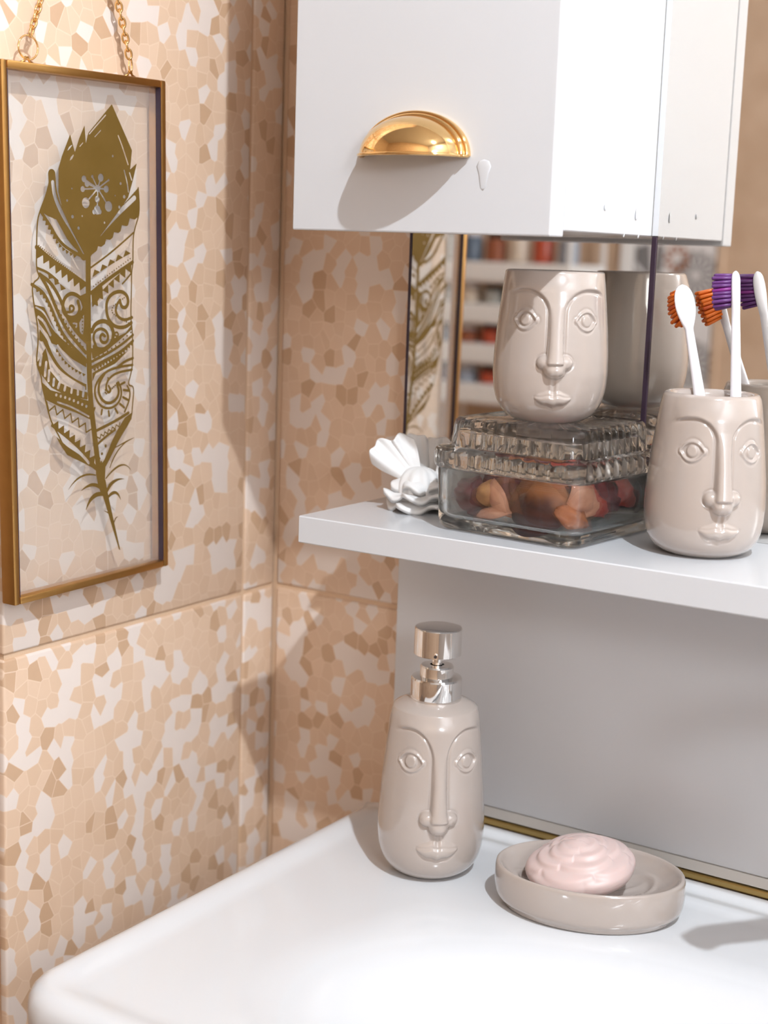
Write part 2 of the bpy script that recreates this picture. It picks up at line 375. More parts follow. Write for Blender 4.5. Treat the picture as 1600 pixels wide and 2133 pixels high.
# ------------------------------------------------------------------ wash-basin
def basin():
    ZD = 0.053; x0, x1, y0, y1 = 0.1115, 0.800, -0.392, -0.0195
    cx, cy = 0.455, -0.262; ax, ay = 0.205, 0.128
    n = 240; vs = []; fs = []; ringlist = []
    def outline(inset):
        """rounded rectangle point for each angle, seen from the bowl centre"""
        out = []
        for k in range(n):
            a = 2 * math.pi * k / n; dx, dy = math.cos(a), math.sin(a)
            lo_, hi_ = 0.0, 1.2
            for _ in range(34):
                m_ = (lo_ + hi_) / 2; px, py = cx + dx * m_, cy + dy * m_
                X0, X1, Y0, Y1 = x0 + inset, x1 - inset, y0 + inset, y1 - inset
                r = max(0.036 - inset, .008)
                qx = max(X0 + r - px, px - (X1 - r), 0); qy = max(Y0 + r - py, py - (Y1 - r), 0)
                if py > -0.2: inside = X0 <= px <= X1 and Y0 <= py <= Y1   # square corners at the wall
                else: inside = (X0 <= px <= X1 and Y0 <= py <= Y1) and not (qx > 0 and qy > 0 and qx * qx + qy * qy > r * r)
                if inside: lo_ = m_
                else: hi_ = m_
            out.append((cx + dx * lo_, cy + dy * lo_))
        return out
    def ring(pts, zs):
        ringlist.append([(p_[0], p_[1], z_) for p_, z_ in zip(pts, zs)])
    # bowl from the drain outward
    for s in (0.02, .08, .16, .26, .36, .46, .56, .65, .73, .80, .86, .90, .93, .96, .98, 1.0, 1.02, 1.04, 1.06, 1.085, 1.11):
        d = 0.078 * 0.13 * math.log1p(math.exp((1 - s * s) / 0.13)) if s < 1.11 else 0.0008     # soft roll-over at the rim of the bowl
        ring([(cx + ax * s * math.cos(2 * math.pi * k / n), cy + ay * s * math.sin(2 * math.pi * k / n)) for k in range(n)], [ZD - d] * n)
    base = ringlist[-1]
    o1 = outline(0.034)
    for t in (.25, .5, .75, 1.0):
        ring([(b_[0] * (1 - t) + o_[0] * t, b_[1] * (1 - t) + o_[1] * t) for b_, o_ in zip(base, o1)], [ZD] * n)
    lip = 0.0032                                       # the outer rim is a touch higher than the deck
    for ins, dz in ((.029, .0002), (.025, .0009), (.021, .0020), (.017, .0028), (.0135, lip), (.0105, lip - .0002), (.0078, lip - .0009), (.0052, lip - .0023), (.003, lip - .0042), (.0013, lip - .0072), (.0003, lip - .011), (0, lip - .016)):
        pts = outline(ins); back = [max(0.0, min(1.0, (-0.030 - p_[1]) / .012)) for p_ in pts]
        ring(pts, [ZD + dz * bk + .0045 * (1 - bk) * (1 - max(0, min(1, (ins - .0005) / .012))) * max(0, min(1, (p_[0] - .165) / .02)) for bk, p_ in zip(back, pts)])
    low = outline(0.004); ring(low, [ZD - .075] * n); low2 = outline(0.03); ring(low2, [ZD - .12] * n); low3 = outline(0.10); ring(low3, [ZD - .155] * n)
    for r_ in ringlist: vs += r_
    for i in range(len(ringlist) - 1):
        for k in range(n):
            a, b = i * n + k, i * n + (k + 1) % n; fs.append((a, b, b + n, a + n))
    fs.append(tuple(range(n))[::-1]); fs.append(tuple((len(ringlist) - 1) * n + k for k in range(n)))
    return MB().add(vs, fs)
wbn = root('wash_basin', (0, 0, 0), 0, 'white porcelain wash-basin with rounded rim and oval bowl', 'sink')
basin().build('basin', 'porcelain', wbn, True, angle=75)
MB().lathe([(.001, -.0292), (.02, -.0292), (.0225, -.0284), (.023, -.0276)], 32, (0.455, -0.262, 0)).build('drain', 'chrome', wbn, True)
MB().lathe([(.11, -.80), (.105, -.70), (.085, -.45), (.09, -.2), (.12, -.10)], 40, (0.455, -0.20, 0), sy=.8).build('pedestal', 'porcelain', wbn, True)

fc = root('basin_tap', (0.590, -0.085, 0.053), 0, 'tall chrome basin tap at the back of the wash-basin', 'tap')
MB().lathe([(.028, 0), (.028, .004), (.021, .008), (.019, .012), (.018, .12), (.021, .124), (.021, .142), (.017, .148), (.001, .15)], 28).build('body', 'chrome', fc, True, angle=40)
MB().tube([(0, 0, .115), (-.015, -.015, .165), (-.04, -.042, .193), (-.07, -.074, .200), (-.095, -.098, .195), (-.102, -.104, .185)], [.013, .0115, .0105, .010, .0098, .0095], 14).build('spout', 'chrome', fc, True, angle=50)
MB().tube([(0, 0, .148), (.012, .012, .160), (.032, .026, .172)], [.009, .007, .005], 12).build('lever', 'chrome', fc, True, angle=50)

# ------------------------------------------------------------------ ceramics with a face in relief
def sstep(a, b, x):
    t = np.clip((x - a) / (b - a), 0, 1); return t * t * (3 - 2 * t)
def seg_dist(px, py, pts):
    """signed distance to a polyline (positive on its left side) and the unsigned distance"""
    best = np.full(px.shape, 1e9); sg = np.ones(px.shape)
    for (x1, y1), (x2, y2) in zip(pts[:-1], pts[1:]):
        dx, dy = x2 - x1, y2 - y1; l2 = dx * dx + dy * dy
        if l2 < 1e-9: continue
        t = np.clip(((px - x1) * dx + (py - y1) * dy) / l2, 0, 1)
        d = np.hypot(px - x1 - t * dx, py - y1 - t * dy)
        s = np.sign(dx * (py - y1) - dy * (px - x1)); m_ = d < best - 1e-9
        best = np.where(m_, d, best); sg = np.where(m_, s, sg)
    return best * sg, best
def face_relief(s, v, F):
    """height in mm of the face over the plain pot wall; s = arc from the face axis (mm), v = height (mm)"""
    a = np.abs(s); h = np.zeros_like(s)
    hw = F['hw']; bp_s, bp_v = F['brow']; be_s, be_v = F['brow_end']; jv = F['join']; wv = F['wing_v']
    # brow line: from the outer end over the arch and down along the bridge of the nose
    pts = [(be_s, be_v)]
    for k in range(1, 7):
        t = k / 6; pts.append((be_s + (bp_s - be_s) * t, be_v + (bp_v - be_v) * math.sin(t * math.pi / 2)))
    for k in range(1, 13):
        t = k / 12 * math.pi / 2
        pts.append((bp_s - (bp_s - hw) * math.sin(t), jv + (bp_v - jv) * math.cos(t)))
    for k in range(1, 6): pts.append((hw + (F['hw2'] - hw) * k / 5, jv + (wv - jv) * k / 5))
    sd, d = seg_dist(a, v, pts)          # positive side = left of travel
    # the forehead / nose side lies above the arch or inside the bridge of the nose
    arch = [q for q in pts if q[1] >= jv - 1e-6][::-1]
    arch_v = np.interp(a, [q[0] for q in arch], [q[1] for q in arch])
    bridge = np.interp(v, [wv, jv], [F['hw2'], hw])
    inside = np.where(v < jv, a < bridge, (a < hw) | (v > arch_v))
    sgn = np.where(inside, 1.0, -1.0) * d
    fade_out = 1 - sstep(be_s - 15, be_s + 1.0, a)
    live = (v > wv - 1.0)
    step = sstep(-0.9, 1.1, sgn)
    up_fade = 1 - sstep(bp_v - 2, bp_v + F['top'], v)
    h += np.where(live, F['step'] * step * fade_out * up_fade, 0)
    groove = np.exp(-((sgn + 0.9) / 0.75) ** 2) * 0.85 * fade_out
    h -= np.where(live, groove, 0)
    # nose bridge rising towards the tip
    tipv = F['tip_v']; t = np.clip((jv + 6 - v) / (jv + 6 - tipv), 0, 1)
    prof = np.where(v >= tipv, F['nose'] * t ** 1.25, F['nose'] * np.sqrt(np.clip(1 - ((tipv - v) / F['under']) ** 2, 0, 1)))
    und = np.sqrt(np.clip(1 - (np.clip(tipv - v, 0, None) / F['under']) ** 2, 0, 1))
    wid = F['hw'] * (0.66 + 0.62 * t ** 2) * (0.12 + 0.88 * und)
    h += prof * np.clip(1 - (a / (wid * 1.12)) ** 2.6, 0, 1) ** 0.75
    # nostril wings
    dw = np.hypot((a - F['wing_s']) / 1.0, (v - wv) / 0.98); R_ = F['wing_r']
    wg = 0.92 * np.sqrt(np.clip(R_ * R_ - dw * dw, 0, None)); h = np.where(wg > 0, (np.clip(h, 0, None) ** 3 + wg ** 3) ** (1 / 3), h)
    h -= 0.5 * np.exp(-((dw - R_ - .5) / 0.6) ** 2) * (a > F['hw'] * .9)
    # eyes: almond lid ring, sunken ball bed, ball
    ex, ey = a - F['eye'][0], v - F['eye'][1]
    w_, up_, lo_ = F['eye_w'], F['eye_up'], F['eye_lo']
    lid = np.where(ey > 0, up_, lo_) * np.clip(1 - (np.abs(ex) / w_) ** 2, 0, 1) ** .8
    q = np.abs(ey) - lid; q = np.where(np.abs(ex) > w_, np.hypot(np.abs(ex) - w_, ey), q)
    h += 1.1 * np.exp(-((q - 0.9) / 0.85) ** 2)
    h -= 0.38 * np.exp(-((q - 2.7) / 0.7) ** 2)
    h -= 0.85 * sstep(0.25, -0.7, q)
    rb = np.hypot(ex, ey - .1); h += 1.5 * sstep(F['ball'] + .7, F['ball'] - .6, rb)
    # philtrum
    mv = F['mouth_v']; pv = (tipv - F['under'] + mv + 3.0) / 2; ph = max(1.5, (tipv - F['under'] - mv - 3) / 2 + 1.2)
    h += (0.55 * np.exp(-((a - 1.9) / 0.9) ** 2) - 0.3 * np.exp(-(a / 1.0) ** 2)) * np.exp(-((v - pv) / ph) ** 2)
    # lips
    mw = F['mouth_w']; x_ = np.clip(a / mw, 0, 1); taper = np.clip(1 - x_ ** 2, 0, 1)
    line = mv + 0.9 * np.exp(-((a - 3.2) / 2.4) ** 2) - 0.25 * x_
    upper_top = line + F['lip_u'] * taper ** .8 * (1 - 0.22 * np.exp(-(a / 1.5) ** 2)); lower_bot = line - F['lip_l'] * taper ** .75
    tu = np.clip((v - line) / np.maximum(upper_top - line, .05), 0, 1); tl = np.clip((line - v) / np.maximum(line - lower_bot, .05), 0, 1)
    on_u = (v >= line) & (v <= upper_top) & (a < mw); on_l = (v < line) & (v >= lower_bot) & (a < mw)
    h += np.where(on_u, 2.1 * taper ** .6 * (1 - tu) ** .8 + .1, 0)
    h += np.where(on_l, 3.1 * taper ** .6 * np.sqrt(np.clip(1 - (2 * tl - .75) ** 2 / 1.5625, 0, 1)), 0)
    h -= 0.8 * np.exp(-((v - line) / 0.55) ** 2) * sstep(mw + 1, mw - 1, a)
    h -= 0.6 * np.exp(-((v - lower_bot + 1.0) / 1.1) ** 2) * taper * (a < mw)
    return h
def pot(prof, F, kind, face_ang):
    """prof = [(r, z)...] in metres; returns outer shell with relief plus rim and inside"""
    zs = np.array([p_[1] for p_ in prof]); rs = np.array([p_[0] for p_ in prof])
    H = zs[-1]; nv = 230
    # smooth the profile along its arc length
    arc = np.concatenate([[0], np.cumsum(np.hypot(np.diff(zs), np.diff(rs)))]); A = np.linspace(0, arc[-1], nv)
    r = np.interp(A, arc, rs); zz = np.interp(A, arc, zs)
    for _ in range(70):
        r[1:-1] = (r[:-2] + 2 * r[1:-1] + r[2:]) / 4; zz[1:-1] = (zz[:-2] + 2 * zz[1:-1] + zz[2:]) / 4
    nf, nb = 250, 70
    th = np.concatenate([np.linspace(-1.25, 1.25, nf), np.linspace(1.25, 2 * math.pi - 1.25, nb + 2)[1:-1]]); nt = len(th)
    T, Zg = np.meshgrid(th, zz); Rg = np.repeat(r[:, None], nt, 1)
    thf = np.where(T > math.pi, T - 2 * math.pi, T); front = np.abs(thf) < 1.3
    s = thf * F['R']; hgt = np.where(front, face_relief(s, Zg * 1000, F), 0)
    k = np.ones((5,)) / 5
    for _ in range(3):
        hgt[1:-1, 1:-1] = (hgt[1:-1, 1:-1] * 4 + hgt[:-2, 1:-1] + hgt[2:, 1:-1] + hgt[1:-1, :-2] + hgt[1:-1, 2:]) / 8
    hgt *= (1 - sstep(1.05, 1.25, np.abs(thf)))
    hgt *= sstep(0, 4, Zg * 1000)
    Rg = Rg + hgt / 1000.0
    ang = face_ang + T
    X = Rg * np.cos(ang); Y = Rg * np.sin(ang)
    vs = np.stack([X, Y, Zg], -1).reshape(-1, 3)
    rings = [vs[i * nt:(i + 1) * nt] for i in range(nv)]
    rt_ = r[-1]
    def circ(rr, z_): return np.stack([rr * np.cos(face_ang + th), rr * np.sin(face_ang + th), np.full(nt, z_)], -1)
    wall = 0.0036
    if kind == 'tumbler': extra = [(rt_ - .0006, H + .0008), (rt_ - .0018, H + .0012), (rt_ - .003, H + .0008), (rt_ - wall, H - .0008), (rt_ - wall - .0002, H - .01), (rt_ - .001, H * .4), (rt_ - .002, .012), (rt_ - .012, .005), (.0005, .005)]
    elif kind == 'holder': extra = [(rt_ - .0006, H + .0012), (rt_ - .0020, H + .0020), (rt_ - .0038, H + .0019), (rt_ - .0055, H + .0010), (rt_ - .0066, H - .0008), (rt_ - .0072, H - .0034), (rt_ - .0072, H - .02), (rt_ - .007, .02), (rt_ - .012, .006), (.0005, .006)]
    else: extra = [(rt_ - .0008, H + .0006), (rt_ - .0022, H + .0016), (rt_ - .006, H + .0034), (rt_ - .010, H + .0044), (.012, H + .0050), (.0005, H + .0050)]
    rings += [circ(*e) for e in extra]
    rings = [circ(.0005, 0.0)] + rings
    V = np.concatenate(rings); n_ = len(rings); fs = []
    for i in range(n_ - 1):
        o = i * nt
        fs += [(o + k_, o + (k_ + 1) % nt, o + nt + (k_ + 1) % nt, o + nt + k_) for k_ in range(nt)]
    return MB().add(V.tolist(), fs)
VIEW = math.atan2(-0.82709, 0.53499)     # bearing from the ornaments towards the front of the room
F_T = dict(top=12, R=35.0, hw=4.7, hw2=4.2, brow=(21.5, 82.5), brow_end=(39, 79.5), join=68, wing_v=38.9, wing_s=6.2, wing_r=4.6, tip_v=34.6, under=5.4, nose=6.8, step=2.2,
           eye=(20.3, 64.0), eye_w=7.0, eye_up=4.7, eye_lo=4.6, ball=3.6, mouth_v=18.0, mouth_w=12.0, lip_u=3.2, lip_l=6.4)
F_H = dict(top=12, R=36.0, hw=4.8, hw2=4.4, brow=(20.5, 84.0), brow_end=(38, 80.5), join=70.5, wing_v=37.9, wing_s=6.4, wing_r=4.7, tip_v=33.6, under=5.2, nose=6.8, step=2.1,
           eye=(20.0, 64.7), eye_w=7.2, eye_up=4.7, eye_lo=4.6, ball=3.6, mouth_v=19.6, mouth_w=12.8, lip_u=3.2, lip_l=6.8)
F_D = dict(top=9, R=32.0, hw=4.4, hw2=4.6, brow=(20.5, 101.5), brow_end=(36, 98.5), join=82, wing_v=45.8, wing_s=6.6, wing_r=4.9, tip_v=41.5, under=6.0, nose=6.2, step=1.9,
           eye=(19.6, 80.5), eye_w=8.0, eye_up=5.2, eye_lo=5.0, ball=4.0, mouth_v=26.7, mouth_w=12.8, lip_u=4.6, lip_l=7.8)
tb = root('tumbler', (0.2765, -0.0838, 0.3629), 0, 'taupe ceramic tumbler with a face in relief, empty, standing on the glass box lid', 'tumbler')
pot([(.0185, 0), (.0225, .0012), (.0285, .0052), (.0330, .012), (.0352, .021), (.0360, .031), (.0356, .043), (.0347, .056), (.0335, .068), (.0322, .080), (.0310, .0905), (.0306, .0925)], F_T, 'tumbler', VIEW - 0.035).build('cup', 'ceramic', tb, True)
hd = root('toothbrush_holder', (0.3787, -0.0708, ZS + .0002), 0, 'taupe ceramic toothbrush holder with a face in relief, standing on the shelf', 'toothbrush holder')
pot([(.0220, 0), (.0255, .0012), (.0305, .0045), (.0340, .0105), (.0358, .019), (.0362, .029), (.0358, .040), (.0348, .052), (.0335, .064), (.0320, .076), (.0305, .087), (.0295, .0935), (.0288, .0950)], F_H, 'holder', VIEW + 0.07).build('cup', 'ceramic', hd, True)
# recessed plate with the brush slot
def slot_plate():
    n = 72; o = []; i_ = []; j_ = []; rot = VIEW + math.pi / 2
    for k in range(n):
        a = 2 * math.pi * k / n; o.append((.0219 * math.cos(a), .0219 * math.sin(a), 0))
        c, s_ = math.cos(a - rot), math.sin(a - rot); m_ = (abs(c / .0195) ** 4 + abs(s_ / .0178) ** 4) ** -.25
        i_.append((m_ * math.cos(a), m_ * math.sin(a), 0)); j_.append((m_ * math.cos(a), m_ * math.sin(a), -.006))
    fs = []
    for q in (0, n): fs += [(q + k, q + (k + 1) % n, q + n + (k + 1) % n, q + n + k) for k in range(n)]
    return MB().add(o + i_ + j_, fs)
slot_plate().build('slotted_top', 'ceramic', hd, True, (0, 0, .0905), angle=40)

sd_ = root('soap_dispenser', (0.2128, -0.1001, 0.0532), 0, 'taupe ceramic soap dispenser with a face in relief and a chrome pump', 'soap dispenser')
pot([(.0195, 0), (.0225, .001), (.0275, .0042), (.0315, .010), (.0338, .018), (.0346, .028), (.0342, .040), (.0333, .055), (.0320, .070), (.0306, .085), (.0292, .098), (.0285, .1055), (.0268, .1098)], F_D, 'bottle', VIEW + 0.10).build('bottle', 'ceramic', sd_, True)
sd_.scale = (1.045, 1.045, 1.045)
MB().lathe([(.0150, .1115), (.0163, .1118), (.0164, .1122), (.0163, .1275), (.0157, .1286), (.0108, .1293), (.0107, .1300), (.0107, .1352), (.0100, .1362), (.0045, .1364), (.0044, .1340), (.001, .1340)], 56).build('collar', 'chrome', sd_, True, angle=28)
MB().lathe([(.0034, .133), (.0034, .152)], 24).build('pump_stem', 'chrome', sd_, True, angle=40)
hdp = MB().lathe([(.002, .1432), (.0146, .1432), (.0151, .1436), (.0151, .1602), (.0147, .1608), (.0140, .1610), (.001, .1610)], 56).build('pump_head', 'chrome', sd_, True, angle=28)
vx, vy = math.cos(VIEW - .12), math.sin(VIEW - .12)
MB().tube([(vx * .0146, vy * .0146, .1456), (vx * .0168, vy * .0168, .1456)], [.0016, .0015], 16).build('nozzle', 'chrome', hdp, True, angle=40)
MB().tube([(vx * .0166, vy * .0166, .1456), (vx * .0170, vy * .0170, .1456)], [.0010, .0010], 12).build('nozzle_hole', 'black', hdp)

# ------------------------------------------------------------------ soap dish and rose soap
DZ = 0.0531
dish = root('soap_dish', (0.3275, -0.0915, DZ), math.radians(19), 'oval taupe ceramic soap dish on the wash-basin', 'soap dish')
A_, B_ = 0.0610, 0.0440
prof = [(.0005, 0.0), (.86, 0.0), (.895, .0006), (.91, .002), (.925, .0032), (.975, .006), (.992, .010), (1.0, .016), (.995, .0245), (.985, .0268), (.965, .0276), (.94, .0268), (.90, .0235), (.82, .0190), (.72, .0150), (.60, .0122), (.45, .0106), (.30, .0100), (.15, .0098), (.0005, .0098)]
def dish_mesh():
    n = 144; vs = []; fs = []; prof2 = []
    for (r0, z0_), (r1, z1_) in zip(prof[:-1], prof[1:]):
        m_ = 5 if r0 < .9 and z0_ > .008 else 2
        for k in range(m_): prof2.append((r0 + (r1 - r0) * k / m_, z0_ + (z1_ - z0_) * k / m_))
    prof2.append(prof[-1])
    for i, (r_, z_) in enumerate(prof2):
        ins = i > len(prof2) * .42 and r_ < .9
        for k in range(n):
            a = 2 * math.pi * k / n; dz = 0
            if ins:                        # embossed petals on the floor of the dish
                pet = abs(math.sin(2.5 * a)); edge = .30 + .42 * pet ** .6
                dz = -.0016 * float(sstep(edge + .05, edge - .03, np.array(r_))) + .0012 * math.exp(-((r_ - edge - .04) / .035) ** 2) + .0008 * math.exp(-(((a * 5 / (2 * math.pi)) % 1) - .5) ** 2 / .004) * (r_ < edge)
            vs.append((A_ * r_ * math.cos(a), B_ * r_ * math.sin(a), z_ + dz))
    for i in range(len(prof2) - 1):
        for k in range(n):
            a, b = i * n + k, i * n + (k + 1) % n; fs.append((a, b, b + n, a + n))
    return MB().add(vs, fs)
dish_mesh().build('dish', 'ceramic', dish, True, angle=80)
def rose_soap():
    n, m_ = 200, 110; vs = []; fs = []
    R_, T_ = .0350, .0122
    for i in range(m_ + 1):
        t = i / m_                         # 0 bottom centre .. 1 top centre
        ph = -math.pi / 2 + math.pi * t
        c = abs(math.cos(ph)) ** .55; s_ = math.copysign(abs(math.sin(ph)) ** .8, math.sin(ph))
        for k in range(n):
            a = 2 * math.pi * k / n
            rr = R_ * c; z_ = T_ * s_
            lob = 1 + .035 * c ** 4 * (abs(math.sin(2.5 * a + .6)) ** .5 - .6)
            if s_ > -.2:
                q = c                       # radius fraction on the top face
                tw = a / (2 * math.pi)
                for (rad, ph0, dep, nn) in ((.92, .0, .0022, 5), (.72, .35, .0024, 4), (.52, .1, .0022, 4), (.34, .7, .0018, 3), (.17, .2, .0012, 2)):
                    u = (tw * nn + ph0) % 1.0
                    edge = rad * (1.06 - .22 * (u - .5) ** 2 * 4 * .6) + .05 * (u - .5)
                    z_ += dep * (float(1 / (1 + math.exp((q - edge) / .014))) - .5) * max(0, s_ + .2)
                z_ -= .0016 * (1 - c) ** 2 * 0
            vs.append((rr * lob * math.cos(a) * 1.0, rr * lob * math.sin(a) * .92, z_))
    for i in range(m_):
        for k in range(n):
            a, b = i * n + k, i * n + (k + 1) % n; fs.append((a, b, b + n, a + n))
    return MB().add(vs, fs)
so = rose_soap().build('rose_soap', 'soap', None, True)
tag(so, 'pale pink bar of soap carved as a rose, lying in the soap dish', 'soap')
at(so, (0.3215, -0.0935, 0.0812), (math.radians(7), math.radians(-9), math.radians(25)))

# ------------------------------------------------------------------ glass box with lid
BC = (0.2726, -0.0708); BR = math.radians(-5)
gb = root('glass_box', (BC[0], BC[1], ZS + .0002), BR, 'square clear glass box with ribbed glass lid, filled with dried petals', 'glass box')
def rect_f(r):
    def f(p_): return rrect(p_[0], p_[0] if len(p_) < 3 else p_[2], p_[1], 8)
    return f
F_ = lambda p_: rrect(p_, p_, min(.010, p_ * .9), 8)
bw = MB()
n4 = 36
lev = [(.0470, 0.0), (.0500, .0006), (.0520, .0028), (.0528, .008), (.0534, .030), (.0538, .0385), (.0535, .0395), (.0512, .0395), (.0508, .0385), (.0503, .020), (.0498, .0115), (.0480, .0085), (.0440, .0075), (.020, .0074)]
bw.sweep_rect(F_, lev); bw.build('glass_body', 'box_glass', gb, True, angle=60)
def ribbed(ribs, p_half, r, amp):
    """rounded square whose straight sides are fluted"""
    base = rrect(p_half, p_half, r, 6); out = []
    m_ = len(base)
    for k in range(m_):
        a, b = base[k], base[(k + 1) % m_]; L_ = math.hypot(b[0] - a[0], b[1] - a[1])
        if L_ > .02:
            nx, ny = (b[1] - a[1]) / L_, -(b[0] - a[0]) / L_; n_ = ribs * 6
            for q in range(n_):
                t = q / n_; w = abs(math.sin(math.pi * t * ribs)) ** .6
                out.append((a[0] + (b[0] - a[0]) * t + nx * amp * w, a[1] + (b[1] - a[1]) * t + ny * amp * w))
        else: out.append(a)
    return out
lid = MB()
LF = lambda q: ribbed(9, q[0], q[1], q[2])
lid.sweep_rect(LF, [((.018, .006, 0), .0640), ((.0405, .008, 0), .0638), ((.0428, .008, 0), .0620), ((.0440, .008, 0), .0560), ((.0448, .008, 0), .0480), ((.0462, .008, 0), .0425), ((.0474, .008, 0), .0404),
                    ((.0545, .010, .0004), .0403), ((.0552, .010, .0012), .0412), ((.0556, .010, .0022), .0440), ((.0556, .010, .0022), .0500), ((.0551, .010, .0014), .0520), ((.0538, .010, .0003), .0532),
                    ((.0486, .009, .0003), .0536), ((.0479, .009, .0014), .0545), ((.0474, .009, .0017), .0600), ((.0469, .009, .0017), .0672), ((.0462, .009, .0010), .0702), ((.0448, .009, 0), .0718), ((.020, .006, 0), .0722)])
l_ = lid.build('ribbed_lid', 'lid_glass', gb, True, angle=40)

# dried petals in the box: each its own piece
def leaf_mesh(L_, W_, camber, curl, seed, n=14, m_=8, crumple=0.0):
    rnd = random.Random(seed); vs = []; fs = []
    px_ = [rnd.uniform(0, 6.28) for _ in range(6)]
    for i in range(n + 1):
        t = i / n; w = W_ * math.sin(math.pi * min(1, t * .96 + .03)) ** .75 * (1 - .25 * t)
        for j in range(m_ + 1):
            u = j / m_ * 2 - 1
            x = (t - .5) * L_; y = u * w / 2
            z_ = camber * (1 - u * u) * math.sin(math.pi * t) - curl * (t - .5) ** 2 * 4
            z_ += crumple * (math.sin(9 * t + 4 * u + px_[0]) * .5 + math.sin(5 * t - 7 * u + px_[1]) * .5 + .3 * math.sin(17 * t + 11 * u + px_[2]))
            y += crumple * .6 * math.sin(11 * t + px_[3]) * u
            vs.append((x, y, z_))
    w = m_ + 1; nv = len(vs); vs += [(a, b, c - .0006) for a, b, c in vs]
    for i in range(n):
        for j in range(m_):
            q = i * w + j; fs.append((q, q + w, q + w + 1, q + 1)); q += nv; fs.append((q, q + 1, q + w + 1, q + w))
    rim = [j for j in range(w)] + [i * w + m_ for i in range(1, n + 1)] + [n * w + j for j in range(m_ - 1, -1, -1)] + [i * w for i in range(n - 1, 0, -1)]
    for a, b in zip(rim, rim[1:] + rim[:1]): fs.append((a, b, b + nv, a + nv))
    return MB().add(vs, fs)
def petal_mat(name, c1, c2, sc=160):
    m, nt, b = mat(name); b.inputs['Roughness'].default_value = 0.55
    tc = nt.nodes.new('ShaderNodeTexCoord'); mp = nt.nodes.new('ShaderNodeMapping'); mp.inputs['Scale'].default_value = (.35, 2.2, 1)
    n = nt.nodes.new('ShaderNodeTexNoise'); n.inputs['Scale'].default_value = sc; n.inputs['Detail'].default_value = 5
    nt.links.new(tc.outputs['Object'], mp.inputs[0]); nt.links.new(mp.outputs[0], n.inputs['Vector'])
    r = nt.nodes.new('ShaderNodeValToRGB'); r.color_ramp.elements[0].position = .35; r.color_ramp.elements[1].position = .68
    r.color_ramp.elements[0].color = (*c1, 1); r.color_ramp.elements[1].color = (*c2, 1)
    nt.links.new(n.outputs['Fac'], r.inputs[0]); nt.links.new(r.outputs[0], b.inputs['Base Color']); return m
PM = {'dark': petal_mat('dark_red_petal', (.055, .006, .010), (.12, .012, .015)), 'pale': petal_mat('peach_petal', (.52, .22, .13), (.64, .33, .21)),
      'tan': petal_mat('ochre_petal', (.42, .20, .07), (.58, .30, .11)), 'red': petal_mat('red_petal', (.26, .018, .014), (.40, .045, .022)),
      'brown': petal_mat('dark_brown_pod', (.028, .006, .006), (.15, .040, .013), 70), 'rust': petal_mat('rust_petal', (.30, .085, .028), (.44, .15, .055))}
def pod_mat():
    m = petal_mat('dark_pod_with_orange_crown', (.030, .006, .007), (.085, .016, .010), 110); nt = m.node_tree; b = nt.nodes['Principled BSDF']
    src = b.inputs['Base Color'].links[0].from_socket
    tc = nt.nodes.new('ShaderNodeTexCoord'); sx = nt.nodes.new('ShaderNodeSeparateXYZ'); nt.links.new(tc.outputs['Object'], sx.inputs[0])
    n = nt.nodes.new('ShaderNodeTexNoise'); n.inputs['Scale'].default_value = 120; nt.links.new(tc.outputs['Object'], n.inputs['Vector'])
    ma = nt.nodes.new('ShaderNodeMath'); ma.operation = 'MULTIPLY_ADD'; ma.inputs[1].default_value = .012; nt.links.new(n.outputs['Fac'], ma.inputs[0]); nt.links.new(sx.outputs[1], ma.inputs[2])
    mr = nt.nodes.new('ShaderNodeMapRange'); mr.inputs[1].default_value = .006; mr.inputs[2].default_value = .013; nt.links.new(ma.outputs[0], mr.inputs[0])
    mx = nt.nodes.new('ShaderNodeMix'); mx.data_type = 'RGBA'; mx.inputs[7].default_value = (.25, .085, .024, 1)
    nt.links.new(mr.outputs[0], mx.inputs[0]); nt.links.new(src, mx.inputs[6]); nt.links.new(mx.outputs[2], b.inputs['Base Color']); return m
PM['brown'] = pod_mat()
ZP = ZS + .0088
